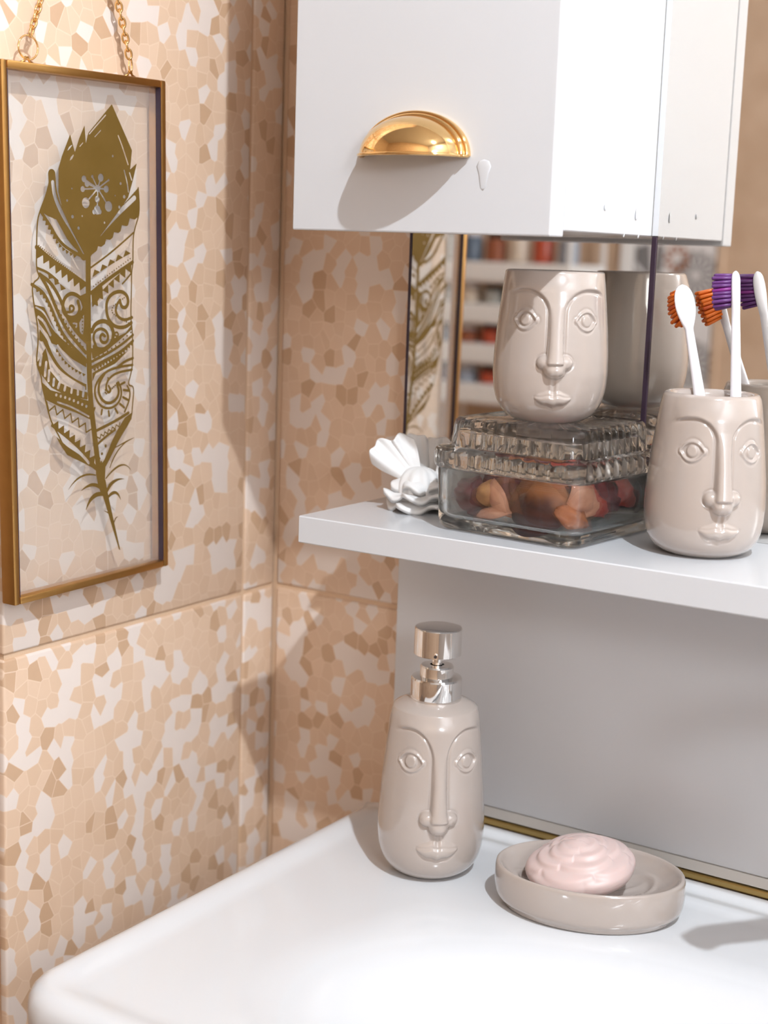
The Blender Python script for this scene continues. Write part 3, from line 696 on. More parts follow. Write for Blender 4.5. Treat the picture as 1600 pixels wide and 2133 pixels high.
# (kind, L, W, camber, curl, crumple, local x, local y, z above glass floor, rx, ry, rz, label)
pieces = [
 ('dark', .026, .022, .005, .003, .0022, -.034, -.036, .012, 75, 20, 10, 'crumpled dark red dried petal at the left end of the glass box'),
 ('dark', .020, .020, .004, .004, .0024, -.028, -.032, .006, 30, -10, 60, 'dark red dried petal lying lowest at the left of the glass box'),
 ('tan', .017, .016, .006, .002, .0010, -.020, -.037, .015, 80, 5, 20, 'round ochre dried petal beside the pale petals'),
 ('pale', .026, .013, .003, .003, .0004, -.0095, -.0405, .0125, 82, 52, 0, 'pale peach pointed petal standing upright behind the glass front'),
 ('pale', .028, .011, .002, .004, .0004, -.0135, -.0420, .0050, 58, -12, 4, 'pale peach pointed petal lying flat at the glass front'),
 ('dark', .034, .024, .004, .002, .0018, .000, -.022, .018, 68, 8, 0, 'large dark red petal behind the pale peach petals'),
 ('brown', .054, .040, .010, .006, .0005, .0185, -.0375, .0120, 70, 2, -4, 'large dark brown dried pod with orange crown in the middle of the glass box'),
 ('pale', .020, .016, .005, .003, .0012, .0440, -.0300, .0200, 70, -30, 70, 'pale crumpled petal near the front right corner of the glass box'),
 ('rust', .024, .017, .004, .003, .0010, .0420, -.0360, .0080, 75, 30, 55, 'rust orange petal at the front right corner of the glass box'),
 ('red', .024, .016, .004, .004, .0014, .0445, -.0120, .0130, 70, 25, 85, 'bright red petal against the right side of the glass box'),
 ('pale', .024, .013, .003, .004, .0008, .0445, -.0210, .0150, 75, -20, 95, 'pale pointed petal leaning on the right side of the glass box'),
 ('dark', .026, .020, .004, .003, .0020, .0400, .0080, .0150, 65, 10, 80, 'dark red petal at the back of the right side of the glass box'),
 ('red', .022, .015, .004, .003, .0012, .0435, .0250, .0160, 60, -15, 100, 'red petal nearest the toothbrush holder inside the glass box'),
 ('dark', .030, .024, .005, .003, .0020, -.022, -.020, .0160, 55, 0, 10, None), ('dark', .034, .026, .005, .003, .0020, .018, -.012, .0190, 55, 0, -10, None), ('dark', .032, .026, .005, .003, .0020, -.005, .000, .0120, 35, 0, 20, None), ('red', .026, .02, .005, .003, .0015, .012, .006, .0180, 20, 15, 70, None),
 ('rust', .026, .02, .005, .003, .0015, -.022, .000, .0100, 25, -15, 120, None), ('dark', .03, .024, .005, .003, .0020, .016, .028, .0120, 20, 10, 10, None),
 ('rust', .028, .02, .005, .003, .0012, -.004, -.016, .0245, 12, 8, 15, None), ('red', .028, .02, .004, .003, .0012, .020, -.014, .0255, 15, -6, -20, None),
]
gm = Matrix.Translation((BC[0], BC[1], ZP + Z0)) @ Matrix.Rotation(BR, 4, 'Z')
for i, (k, L_, W_, ca, cu, cr, x, y, z_, rx, ry, rz, lab) in enumerate(pieces):
    o = leaf_mesh(L_, W_, ca, cu, 40 + i, crumple=cr).build('dried_petal' if k != 'brown' else 'dried_pod', PM[k], None, True)
    o.matrix_world = gm @ Matrix.Translation((x, y, z_)) @ Euler((math.radians(rx), math.radians(ry), math.radians(rz))).to_matrix().to_4x4()
    cname = {'dark': 'dark red', 'red': 'bright red', 'rust': 'rust orange'}.get(k)
    tag(o, lab or f'{cname} dried petal in the heap behind the brown pod', 'dried petal', 'dried petals in the glass box')

# ------------------------------------------------------------------ ruffled white shell ornament behind the box
def ruffle(L_, W_, waves, amp, cup, curl, seed, n=26, m_=36, thick=.0013):
    """fan-shaped ruffled lobe: grows along +Z from a narrow foot, ruffled at its outer margin"""
    rnd = random.Random(seed); p1, p2 = rnd.uniform(0, 6), rnd.uniform(0, 6); vs = []; nr = []
    for i in range(n + 1):
        t = i / n
        for j in range(m_ + 1):
            u = j / m_ * 2 - 1
            w = W_ * (0.28 + .72 * math.sin(t * math.pi / 2)) / 2
            top = L_ * t * (1 - .22 * abs(u) ** 2.5 * t)
            x = w * u
            y = cup * (u * u) * t * W_ - curl * t * t * L_ + amp * t ** 1.3 * math.sin(waves * u * math.pi + p1) + amp * .35 * t * t * math.sin(waves * 2.3 * u * math.pi + p2)
            z_ = top + amp * .5 * t * math.sin(waves * 1.3 * u * math.pi + p2)
            vs.append((x, y, z_))
    w = m_ + 1; nv = len(vs); fs = []
    vs2 = [(a * .97, b + thick * (1.0 + 1.6 * ((k // w) / n) ** 6), c) for k, (a, b, c) in enumerate(vs)]
    for i in range(n):
        for j in range(m_):
            q = i * w + j; fs.append((q, q + 1, q + w + 1, q + w)); q += nv; fs.append((q, q + w, q + w + 1, q + 1))
    rim = [j for j in range(w)] + [i * w + m_ for i in range(1, n + 1)] + [n * w + j for j in range(m_ - 1, -1, -1)] + [i * w for i in range(n - 1, 0, -1)]
    for a, b in zip(rim, rim[1:] + rim[:1]): fs.append((a, a + nv, b + nv, b))
    return MB().add(vs + vs2, fs)
shl = root('shell_ornament', (0.1745, -0.0690, ZS + .0003), 0, 'white ruffled ceramic shell on the shelf behind the glass box', 'ornament')
FWD = Vector((-.543, .840, 0)); RGT = Vector((.840, .543, 0))
def oriented(o, pos, direction, roll=0.0):
    z_ = Vector(direction).normalized(); y_ = FWD - z_ * FWD.dot(z_); y_.normalize(); x_ = y_.cross(z_)
    m_ = Matrix((x_, y_, z_)).transposed().to_4x4() @ Matrix.Rotation(roll, 4, 'Z'); m_.translation = Vector(pos); o.matrix_local = m_
for (L_, W_, wv_, am, cu, cr, sd, pr_, pf, pz, dr_, df, du, rl) in (
        (.037, .021, 1.3, .0026, .35, .12, 1, -.004, .000, .020, -1.0, .05, .86, .2),     # long flutes to the upper left
        (.032, .020, 1.5, .0026, .40, .05, 2, -.001, .002, .022, -.62, .10, 1.0, -.1),
        (.036, .022, 1.4, .0022, .35, -.15, 3, .002, .007, .018, -.20, .35, 1.0, .1),     # broad fans behind
        (.036, .026, 1.6, .0024, .35, -.15, 4, .008, .009, .016, .25, .35, 1.0, 0),
        (.032, .022, 1.4, .0022, .40, .05, 8, .012, .002, .018, .60, .10, .9, 0)):
    o = ruffle(L_, W_, wv_, am, cu, cr, sd, thick=.0016).build('flute', 'plaster', shl, True)
    oriented(o, RGT * pr_ + FWD * pf + Vector((0, 0, pz)), RGT * dr_ + FWD * df + Vector((0, 0, du)), rl)
def skirt(r0, r1, z0, z1, k, am, seed, thick=.0015):
    rnd = random.Random(seed); ph = [rnd.uniform(0, 6.28) for _ in range(4)]; n, m_ = 120, 12; top = []; 
    def pt(i, j, off):
        a = 2 * math.pi * i / n; t = j / m_
        w = math.sin(k * a + ph[0]) + .45 * math.sin((k * 2 - 1) * a + ph[1]) + .3 * math.sin(3 * a + ph[2])
        r_ = r0 + (r1 - r0) * t ** .8 + am * .8 * t * t * w
        return ((r_ + off * .2) * math.cos(a), (r_ + off * .2) * math.sin(a), z0 + (z1 - z0) * t ** 1.4 + am * t * t * math.sin(k * a + ph[0] + 1.1) + off * (1 + 1.2 * t ** 4))
    vs = [pt(i, j, 0) for j in range(m_ + 1) for i in range(n)] + [pt(i, j, -thick) for j in range(m_ + 1) for i in range(n)]; N_ = n * (m_ + 1); fs = []
    for j in range(m_):
        for i in range(n):
            a, b = j * n + i, j * n + (i + 1) % n; fs.append((a, a + n, b + n, b)); fs.append((a + N_, b + N_, b + n + N_, a + n + N_))
    for i in range(n):
        a, b = m_ * n + i, m_ * n + (i + 1) % n; fs.append((a, a + N_, b + N_, b))
    return MB().add(vs, fs)
for r0, r1, z0, z1, k, am, sd in ((.010, .0215, .0070, .0045, 5, .0024, 11), (.012, .0225, .0125, .0120, 6, .0026, 12), (.010, .0175, .0225, .0175, 5, .0022, 13)):
    skirt(r0, r1, z0, z1, k, am, sd).build('ruffled_rim', 'plaster', shl, True)
dm = MB(); vsd = []; nd = 72
for i in range(25):
    t = i / 24 * math.pi; 
    for k in range(nd):
        a = 2 * math.pi * k / nd; r_ = .0150 * math.sin(t) ** .8 * (1 + .05 * math.cos(9 * a)); vsd.append((r_ * math.cos(a), r_ * math.sin(a), .0150 - .0148 * math.cos(t)))
dm.add(vsd, [(i * nd + k, i * nd + (k + 1) % nd, (i + 1) * nd + (k + 1) % nd, (i + 1) * nd + k) for i in range(24) for k in range(nd)])
dm.build('shell_body', 'plaster', shl, True)

# ------------------------------------------------------------------ toothbrushes
def brush(name, base, tip, bdir, m1, m2, label, hw, hl, seed):
    """base and tip are points on the handle axis; the bristles leave the head along bdir"""
    base, tip = Vector(base), Vector(tip); ax = (tip - base).normalized(); bd = Vector(bdir); bd = (bd - ax * bd.dot(ax)).normalized(); sd = ax.cross(bd)
    L_ = (tip - base).length
    r = root(name, (0, 0, 0), 0, label, 'toothbrush')
    mb = MB(); n = 20
    ts = [0, .10, .25, .40, .52, .60, .66, .70, .74, .78, .83, .88, .92, .96, .985, 1.0]
    hn = hl / L_; neck = 1 - hn * 1.25
    vs = []; N = 110
    for i in range(N + 1):
        t = i / N; q = t * L_
        if t < neck: w = .0052 - .0026 * (t / neck) ** .8; th = .0042 - .0016 * (t / neck)
        else:
            e = (t - neck) / (1 - neck); f = math.sin(min(1, e / .55) * math.pi / 2) if e < .55 else math.sqrt(max(0, 1 - ((e - .55) / .45) ** 2.4))
            w = .0026 + (hw - .0026) * f if e < .55 else max(.0006, hw * f); th = .0026 if e < .8 else max(.0006, .0026 * math.sqrt(max(0, 1 - ((e - .8) / .2) ** 2)))
        c = base + ax * q
        for k in range(n):
            a = 2 * math.pi * k / n; vs.append(c + sd * w * math.cos(a) + bd * th * math.sin(a))
    fs = [(i * n + k, i * n + (k + 1) % n, (i + 1) * n + (k + 1) % n, (i + 1) * n + k) for i in range(N) for k in range(n)]
    fs += [tuple(range(n))[::-1], tuple(N * n + k for k in range(n))]
    mb.add(vs, fs); mb.build('handle', 'white_plastic', r, True, (0, 0, Z0 * 0))
    rnd = random.Random(seed); hc = tip - ax * (hl * .53); rows_ = 9; cols = 5; BL = .0114
    tuft = None
    for i in range(rows_):
        for j in range(cols):
            u = (i / (rows_ - 1) * 2 - 1); v_ = (j / (cols - 1) * 2 - 1)
            if abs(u) > .85 and abs(v_) > .9: continue
            c = hc + ax * u * hl * .40 + sd * v_ * hw * .66 * (1 - .25 * abs(u) ** 3) + bd * .002
            lean = ax * rnd.uniform(-.05, .05) + sd * rnd.uniform(-.05, .05) + ax * u * .10
            d = (bd + lean).normalized(); ln = BL * rnd.uniform(.94, 1.04)
            t = MB(); t.tube([c, c + d * ln * .5, c + d * ln * .92, c + d * ln], [.00105, .00120, .00125, .0008], 8)
            t.build('bristle_tuft', m1 if (i + j) % 4 else m2, r, True)
    return r
b1 = brush('toothbrush', (0.3821, -0.0683, 0.3350), (0.3446, -0.0450, 0.4505), (-.75, .66, 0), M['orange'], M['red_orange'], 'white toothbrush with orange bristles, the left one in the holder', .0068, .0230, 3)
b2 = brush('toothbrush', (0.3958, -0.0666, 0.3350), (0.3755, -0.0370, 0.4600), (-.92, -.12, 0), M['purple'], M['plum'], 'white toothbrush with purple bristles, the right one in the holder', .0062, .0225, 4)

# ------------------------------------------------------------------ hanging glass frame with the gold feather
YC, ZCF, XF = -0.2190, 0.4045, 0.0105
fr = root('hanging_frame', (0, YC, ZCF), 0, 'tall brass glass frame with a gold feather, hanging from a chain on the wall', 'picture frame')
HW, HH = 0.0722, 0.1652
fr.rotation_euler = (math.radians(1.2), 0, 0)
bar = .0048
def fbar(lo, hi): return MB().box((.0035, lo[0], lo[1]), (.0152, hi[0], hi[1]), .0011, 2).build('frame_bar', 'antique', fr, True, angle=40)
fbar((-HW, -HH), (-HW + bar, HH)); fbar((HW - bar, -HH), (HW, HH)); fbar((-HW + bar, HH - bar), (HW - bar, HH)); fbar((-HW + bar, -HH), (HW - bar, -HH + bar))
for s_ in (-1, 1):                       # inner channel lips that hold the glass
    MB().box((.0106, s_ * (HW - bar) - (.0006 if s_ > 0 else 0), -HH + bar), (.0146, s_ * (HW - bar) + (0 if s_ > 0 else .0006), HH - bar)).build('inner_channel', 'darkedge', fr)
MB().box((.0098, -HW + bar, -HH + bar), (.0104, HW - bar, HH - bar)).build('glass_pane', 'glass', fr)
FEATHER = [('S',1,10.66,[(-308,1024),(-354,876),(-407,781),(-435,708),(-441,504),(-442,416),(-410,370),(-483,331),(-468,217),(-433,68),(-430,-27),(-451,-161),(-407,-238),(-403,-292),(-375,-384),(-351,-462),(-322,-541),(-247,-645),(-184,-760),(-54,-814),(65,-873)]),('S',1,10.66,[(473,960),(483,870),(484,786),(438,687),(425,618),(426,461),(412,407),(413,303),(405,113),(424,16),(430,-193),(407,-279),(379,-345),(445,-352),(427,-484),(419,-572),(307,-686),(224,-799),(169,-868)]),('P',1,[(471,959),(489,863),(484,777),(-9,487),(-31,547)]),('S',0,32.8,[(436,892),(255,768),(100,641),(7,547)]),('T',0,35.2,5,1,[(449,752),(255,629),(78,518)]),('S',1,12.299999999999999,[(427,665),(301,584),(166,504),(23,430)]),('T',1,35.2,5,1,[(404,531),(279,483),(155,427),(45,373)]),('D',1,5.07,17,[(399,496),(234,412),(56,315)]),('S',1,24.599999999999998,[(422,473),(279,405),(155,342),(34,273)]),('T',1,51.2,7,-1,[(411,461),(256,374),(133,288),(40,204)]),('P',1,[(34,281),(133,319),(144,288),(100,226),(45,181)]),('S',1,12.299999999999999,[(411,402),(371,366),(325,331)]),('S',1,24.599999999999998,[(413,73),(349,42),(258,48),(195,93),(173,156),(178,226),(234,272),(314,284),(371,256),(385,208),(360,173),(320,177),(305,209)]),('S',1,20.5,[(419,108),(349,90),(286,111),(259,154),(271,194),(302,225)]),('D',1,5.46,20,[(360,248),(178,156),(384,73)]),('S',1,28.699999999999996,[(40,26),(67,72),(145,95),(212,69),(244,13),(230,-50),(179,-91),(112,-97),(62,-75)]),('S',1,20.5,[(78,-68),(51,-21),(67,26),(123,44),(178,23),(196,-25),(167,-55),(128,-46),(114,-15),(134,8),(162,-8)]),('S',1,12.299999999999999,[(286,-12),(258,-11),(252,9),(275,16),(290,0),(281,-13)]),('P',1,[(34,-82),(112,-97),(190,-64),(246,-26),(361,10),(419,64),(425,32),(304,-36),(168,-110),(45,-153)]),('S',1,18.45,[(429,-8),(338,-61),(190,-123),(45,-168)]),('S',1,20.5,[(429,-48),(316,-116),(190,-159),(45,-207)]),('D',1,6.24,10,[(408,9),(258,-82),(67,-150)]),('T',1,22.400000000000002,14,-1,[(426,-56),(304,-131),(179,-174),(51,-219)]),('P',1,[(432,-96),(373,-118),(259,-193),(145,-228),(78,-248),(45,-301),(45,-246),(168,-197),(304,-139)]),('S',1,18.45,[(430,-164),(351,-181),(282,-218)]),('S',1,16.4,[(427,-209),(305,-215),(190,-234),(106,-281),(62,-349),(79,-421),(135,-476),(214,-490),(288,-463),(323,-405),(311,-348),(288,-318)]),('S',1,16.4,[(421,-241),(293,-251),(219,-275),(174,-320),(174,-364),(202,-385),(219,-366),(196,-337)]),('S',1,20.5,[(157,-256),(106,-312),(101,-375),(134,-429),(197,-457),(265,-437),(300,-387),(276,-326)]),('D',1,6.63,14,[(191,-285),(151,-410),(259,-337)]),('S',1,16.4,[(67,-476),(51,-506)]),('S',1,16.4,[(135,-492),(129,-520)]),('S',1,16.4,[(197,-505),(203,-537)]),('S',1,16.4,[(260,-493),(283,-523)]),('S',1,16.4,[(306,-464),(346,-491)]),('S',1,16.4,[(334,-421),(381,-441)]),('S',1,16.4,[(340,-373),(387,-380)]),('S',1,16.4,[(317,-332),(351,-322)]),('S',1,14.349999999999998,[(375,-347),(404,-385),(399,-442),(352,-520)]),('S',1,20.5,[(388,-530),(260,-577),(79,-627)]),('Z',1,7.68,22.400000000000002,6,-1,[(306,-589),(191,-628),(90,-668)]),('S',1,16.4,[(260,-634),(180,-668),(96,-716)]),('P',1,[(417,-532),(420,-573),(353,-633),(295,-693),(226,-801),(175,-860),(158,-883),(118,-863),(158,-826),(192,-773),(226,-712),(283,-636),(353,-560)]),('D',1,10.14,2,[(169,-735),(135,-784)]),('D',1,7.8,2,[(113,-814),(129,-840)]),('S',1,61.49999999999999,[(-309,1002),(-301,894),(-240,764),(-147,642),(-31,509)]),('P',1,[(-308,1024),(-352,877),(-408,776),(-343,746),(-271,727),(-179,611),(-84,523),(-31,494),(-94,613),(-220,780),(-291,923)]),('S',0,28.699999999999996,[(-301,952),(-286,865),(-220,758),(-126,657),(-31,532)]),('S',0,20.5,[(-272,705),(-220,632),(-147,567),(-95,531)]),('T',1,22.400000000000002,11,-1,[(-383,744),(-323,674),(-272,601),(-200,544),(-95,508)]),('S',1,20.5,[(-398,766),(-323,688),(-262,609),(-179,551),(-41,501)]),('D',1,4.68,26,[(-420,565),(-242,461),(-42,353)]),('S',1,28.699999999999996,[(-440,554),(-324,482),(-180,409),(-15,327)]),('T',1,44.800000000000004,8,-1,[(-435,539),(-324,467),(-180,391),(-20,315)]),('T',1,32.0,3,-1,[(-345,404),(-263,345),(-190,300)]),('S',1,16.4,[(-431,426),(-345,401),(-263,349)]),('S',1,24.599999999999998,[(-31,212),(-74,251),(-138,274),(-196,252),(-222,199),(-212,146),(-160,115),(-96,122),(-66,167),(-85,220)]),('S',1,16.4,[(-181,153),(-138,153),(-117,175),(-133,194),(-159,191),(-157,168)]),('P',1,[(-74,251),(-9,273),(-10,-50),(-96,22),(-181,123),(-138,107),(-74,136),(-42,182)]),('P',0,[(-31,136),(-74,83),(-69,29),(-42,-2),(-31,59)]),('D',1,5.46,6,[(-42,113),(-47,5)]),('S',0,12.299999999999999,[(-96,76),(-128,84),(-139,61),(-112,46),(-96,64)]),('S',1,24.599999999999998,[(-416,389),(-325,342),(-243,244),(-181,115),(-96,22),(-10,-42)]),('S',1,24.599999999999998,[(-401,371),(-336,290),(-264,155),(-181,32),(-15,-111)]),('S',1,20.5,[(-482,327),(-387,282),(-326,200),(-265,79),(-181,-29),(-21,-150)]),('D',1,7.409999999999999,15,[(-346,312),(-223,109),(-42,-72)]),('T',1,19.200000000000003,18,-1,[(-447,305),(-366,253),(-306,155),(-223,3),(-31,-157)]),('P',1,[(-458,202),(-377,186),(-316,88),(-265,12),(-139,-76),(-10,-150),(-10,-205),(-139,-145),(-265,-56),(-317,-40),(-348,14),(-419,83),(-448,143)]),('S',0,12.299999999999999,[(-448,187),(-377,156),(-317,66),(-275,27)]),('S',0,18.45,[(-428,127),(-378,97),(-327,13)]),('S',0,16.4,[(-265,-56),(-203,-120),(-96,-185),(-21,-216)]),('T',1,19.200000000000003,9,-1,[(-276,-71),(-203,-158),(-107,-216),(-15,-251)]),('P',1,[(-419,53),(-358,-16),(-307,-93),(-245,-179),(-140,-253),(-10,-306),(-10,-353),(-140,-299),(-256,-239),(-328,-152),(-379,-45),(-424,-14)]),('S',0,22.549999999999997,[(-338,-31),(-297,-108),(-224,-195),(-118,-261),(-15,-302)]),('S',0,24.599999999999998,[(-399,-37),(-349,-114),(-277,-208),(-172,-274),(-32,-340)]),('P',1,[(-446,-162),(-369,-68),(-349,-129),(-329,-213),(-246,-293),(-140,-334),(1,-369),(1,-416),(-183,-381),(-319,-320),(-401,-239)]),('S',0,20.5,[(-405,-112),(-416,-171)]),('S',0,20.5,[(-364,-158),(-375,-241)]),('S',0,20.5,[(-339,-212),(-345,-273)]),('S',0,20.5,[(-298,-267),(-303,-305)]),('S',0,20.5,[(-251,-297),(-262,-323)]),('S',0,20.5,[(-198,-315),(-206,-341)]),('S',0,20.5,[(-140,-338),(-145,-360)]),('S',0,20.5,[(-86,-352),(-88,-375)]),('S',0,20.5,[(-37,-367),(-40,-390)]),('P',1,[(-401,-281),(-329,-334),(-183,-374),(12,-425),(34,-552),(-97,-496),(-246,-446),(-371,-392)]),('D',0,10.14,8,[(-278,-368),(-151,-403),(-10,-459)]),('S',0,12.299999999999999,[(-267,-414),(-140,-454),(12,-527)]),('Z',1,9.600000000000001,48.0,6,-1,[(-361,-408),(-247,-454),(-97,-519),(45,-609)]),('S',1,20.5,[(-315,-560),(-184,-645),(-54,-742),(68,-858)]),('T',1,44.800000000000004,8,1,[(-310,-557),(-184,-637),(-54,-734),(62,-841)]),('P',1,[(-279,-636),(-184,-707),(-54,-782),(79,-867),(90,-900),(34,-862),(-98,-801),(-184,-762),(-248,-686)]),('S',0,16.4,[(-226,-656),(-141,-711),(-43,-783),(12,-836)]),('P',1,[(221,1472),(411,1197),(398,1098),(394,1073),(458,1117),(422,1007),(377,893),(255,768),(122,641),(60,548),(8,472),(-26,517),(-137,664),(-215,780),(-252,896),(-251,1042),(-222,1117),(-151,1253),(-110,1148),(-72,1236),(-25,1319),(-13,1208),(9,1275)]),('P',0,[(-177,1149),(-161,1176),(-135,1192),(-135,1185),(-156,1165)]),('P',0,[(-156,1092),(-146,1115),(-123,1135),(-119,1126),(-135,1104)]),('S',0,9.02,[(18,1270),(77,1323),(164,1398)]),('S',0,6.56,[(67,1256),(121,1301)]),('S',0,9.839999999999998,[(281,1280),(320,1215),(375,1104)]),('S',0,6.56,[(-67,1186),(-40,1210)]),('S',0,9.02,[(389,1051),(410,1006)]),('S',0,9.02,[(338,1064),(367,989),(379,928)]),('S',0,10.66,[(94,936),(-14,841)]),('D',0,33.6,1,[(-14,841),(-14,841)]),('S',0,10.66,[(94,936),(193,827)]),('D',0,33.6,1,[(193,827),(193,827)]),('S',0,10.66,[(94,936),(89,800)]),('D',0,29.400000000000002,1,[(89,800),(89,800)]),('D',0,16.0,1,[(61,787),(61,787)]),('D',0,16.0,1,[(113,789),(113,789)]),('S',0,10.66,[(94,936),(-30,989)]),('D',0,21.0,1,[(-30,989),(-30,989)]),('S',0,10.66,[(94,936),(-41,925)]),('D',0,18.900000000000002,1,[(-41,925),(-41,925)]),('S',0,10.66,[(94,936),(-3,961)]),('D',0,21.0,1,[(-3,961),(-3,961)]),('S',0,10.66,[(94,936),(45,1008)]),('D',0,10.5,1,[(45,1008),(45,1008)]),('S',0,10.66,[(94,936),(121,1005)]),('D',0,25.200000000000003,1,[(121,1005),(121,1005)]),('S',0,10.66,[(94,936),(171,936)]),('D',0,23.1,1,[(171,936),(171,936)]),('S',0,10.66,[(94,936),(193,994)]),('D',0,8.4,1,[(193,994),(193,994)]),('S',0,10.66,[(94,876),(89,868)]),('D',0,21.0,1,[(89,868),(89,868)]),('D',0,22.400000000000002,1,[(94,936),(94,936)]),('D',0,8.32,1,[(231,1148),(231,1148)]),('D',0,11.520000000000001,1,[(339,895),(339,895)]),('D',0,10.240000000000002,1,[(294,827),(294,827)]),('D',0,9.600000000000001,1,[(305,978),(305,978)]),('D',0,11.520000000000001,1,[(-131,750),(-131,750)]),('D',0,10.88,1,[(-78,681),(-78,681)]),('D',0,6.4,1,[(-136,924),(-136,924)]),('D',0,6.4,1,[(-46,757),(-46,757)]),('D',0,7.68,1,[(155,722),(155,722)]),('D',0,5.120000000000001,1,[(254,898),(254,898)]),('D',0,8.32,1,[(-178,848),(-178,848)]),('S',1,45.099999999999994,[(7,494),(7,227),(12,-81),(23,-394),(62,-634),(96,-836)]),('P',1,[(79,-835),(169,-852),(164,-956),(181,-1031),(187,-1073),(136,-1067),(101,-998),(79,-915)]),('P',1,[(118,-943),(169,-965),(193,-1065),(239,-1218),(314,-1465),(299,-1454),(216,-1248),(147,-1076)]),('P',1,[(80,-919),(49,-910),(18,-904),(-12,-903),(-41,-906),(-69,-913),(-95,-923),(-119,-938),(-142,-956),(-163,-977),(-183,-1001),(-183,-1001),(-159,-979),(-136,-960),(-111,-945),(-86,-933),(-61,-924),(-35,-919),(-9,-916),(18,-917),(47,-920),(77,-926)]),('P',1,[(143,-1023),(128,-1005),(110,-991),(90,-980),(67,-974),(43,-971),(20,-974),(-2,-980),(-24,-989),(-46,-1001),(-68,-1016),(-68,-1016),(-41,-1006),(-16,-999),(7,-995),(28,-993),(46,-994),(62,-997),(78,-1001),(93,-1008),(110,-1017),(128,-1029)]),('P',1,[(192,-1065),(164,-1051),(135,-1041),(106,-1037),(78,-1039),(54,-1047),(33,-1060),(16,-1077),(3,-1098),(-9,-1122),(-17,-1150),(-17,-1150),(1,-1126),(19,-1106),(38,-1090),(57,-1079),(76,-1072),(93,-1068),(111,-1067),(131,-1068),(154,-1072),(182,-1080)]),('P',1,[(173,-959),(208,-934),(240,-914),(270,-900),(297,-890),(321,-885),(343,-884),(364,-888),(384,-898),(404,-914),(423,-935),(423,-935),(408,-912),(389,-894),(368,-882),(343,-874),(316,-873),(288,-878),(259,-889),(229,-905),(198,-927),(166,-954)]),('P',1,[(189,-1050),(202,-1035),(215,-1022),(228,-1010),(242,-1001),(257,-993),(273,-987),(291,-981),(311,-978),(335,-977),(361,-978),(361,-978),(335,-972),(309,-968),(285,-967),(262,-970),(240,-975),(221,-983),(204,-995),(191,-1009),(180,-1026),(173,-1045)]),('P',1,[(200,-1090),(217,-1080),(232,-1074),(245,-1071),(254,-1070),(261,-1070),(269,-1072),(280,-1078),(293,-1088),(305,-1103),(318,-1121),(318,-1121),(312,-1101),(305,-1085),(295,-1071),(283,-1059),(267,-1051),(249,-1047),(231,-1050),(214,-1056),(200,-1067),(186,-1081)]),('P',1,[(213,-889),(229,-859),(248,-831),(268,-806),(289,-783),(312,-763),(337,-746),(364,-731),(393,-719),(424,-709),(457,-702),(457,-702),(423,-707),(390,-716),(359,-727),(330,-741),(304,-758),(279,-778),(258,-801),(238,-827),(221,-855),(206,-887)]),('P',1,[(262,-757),(290,-750),(316,-743),(339,-736),(362,-729),(382,-724),(400,-718),(417,-713),(432,-709),(446,-705),(457,-702),(457,-702),(445,-703),(430,-705),(414,-708),(396,-712),(377,-716),(356,-722),(334,-728),(310,-736),(285,-744),(259,-753)]),('P',1,[(201,-1196),(198,-1191),(194,-1187),(189,-1184),(183,-1180),(177,-1177),(170,-1174),(163,-1172),(155,-1170),(147,-1168),(138,-1166),(138,-1166),(146,-1169),(154,-1172),(161,-1176),(167,-1179),(173,-1182),(178,-1185),(183,-1188),(188,-1191),(192,-1194),(196,-1198)]),('P',1,[(254,-1270),(257,-1261),(261,-1254),(265,-1248),(269,-1242),(273,-1238),(277,-1235),(281,-1233),(286,-1231),(293,-1231),(300,-1231),(300,-1231),(293,-1229),(285,-1228),(278,-1228),(271,-1230),(265,-1233),(260,-1238),(256,-1244),(252,-1251),(250,-1259),(248,-1269)])]
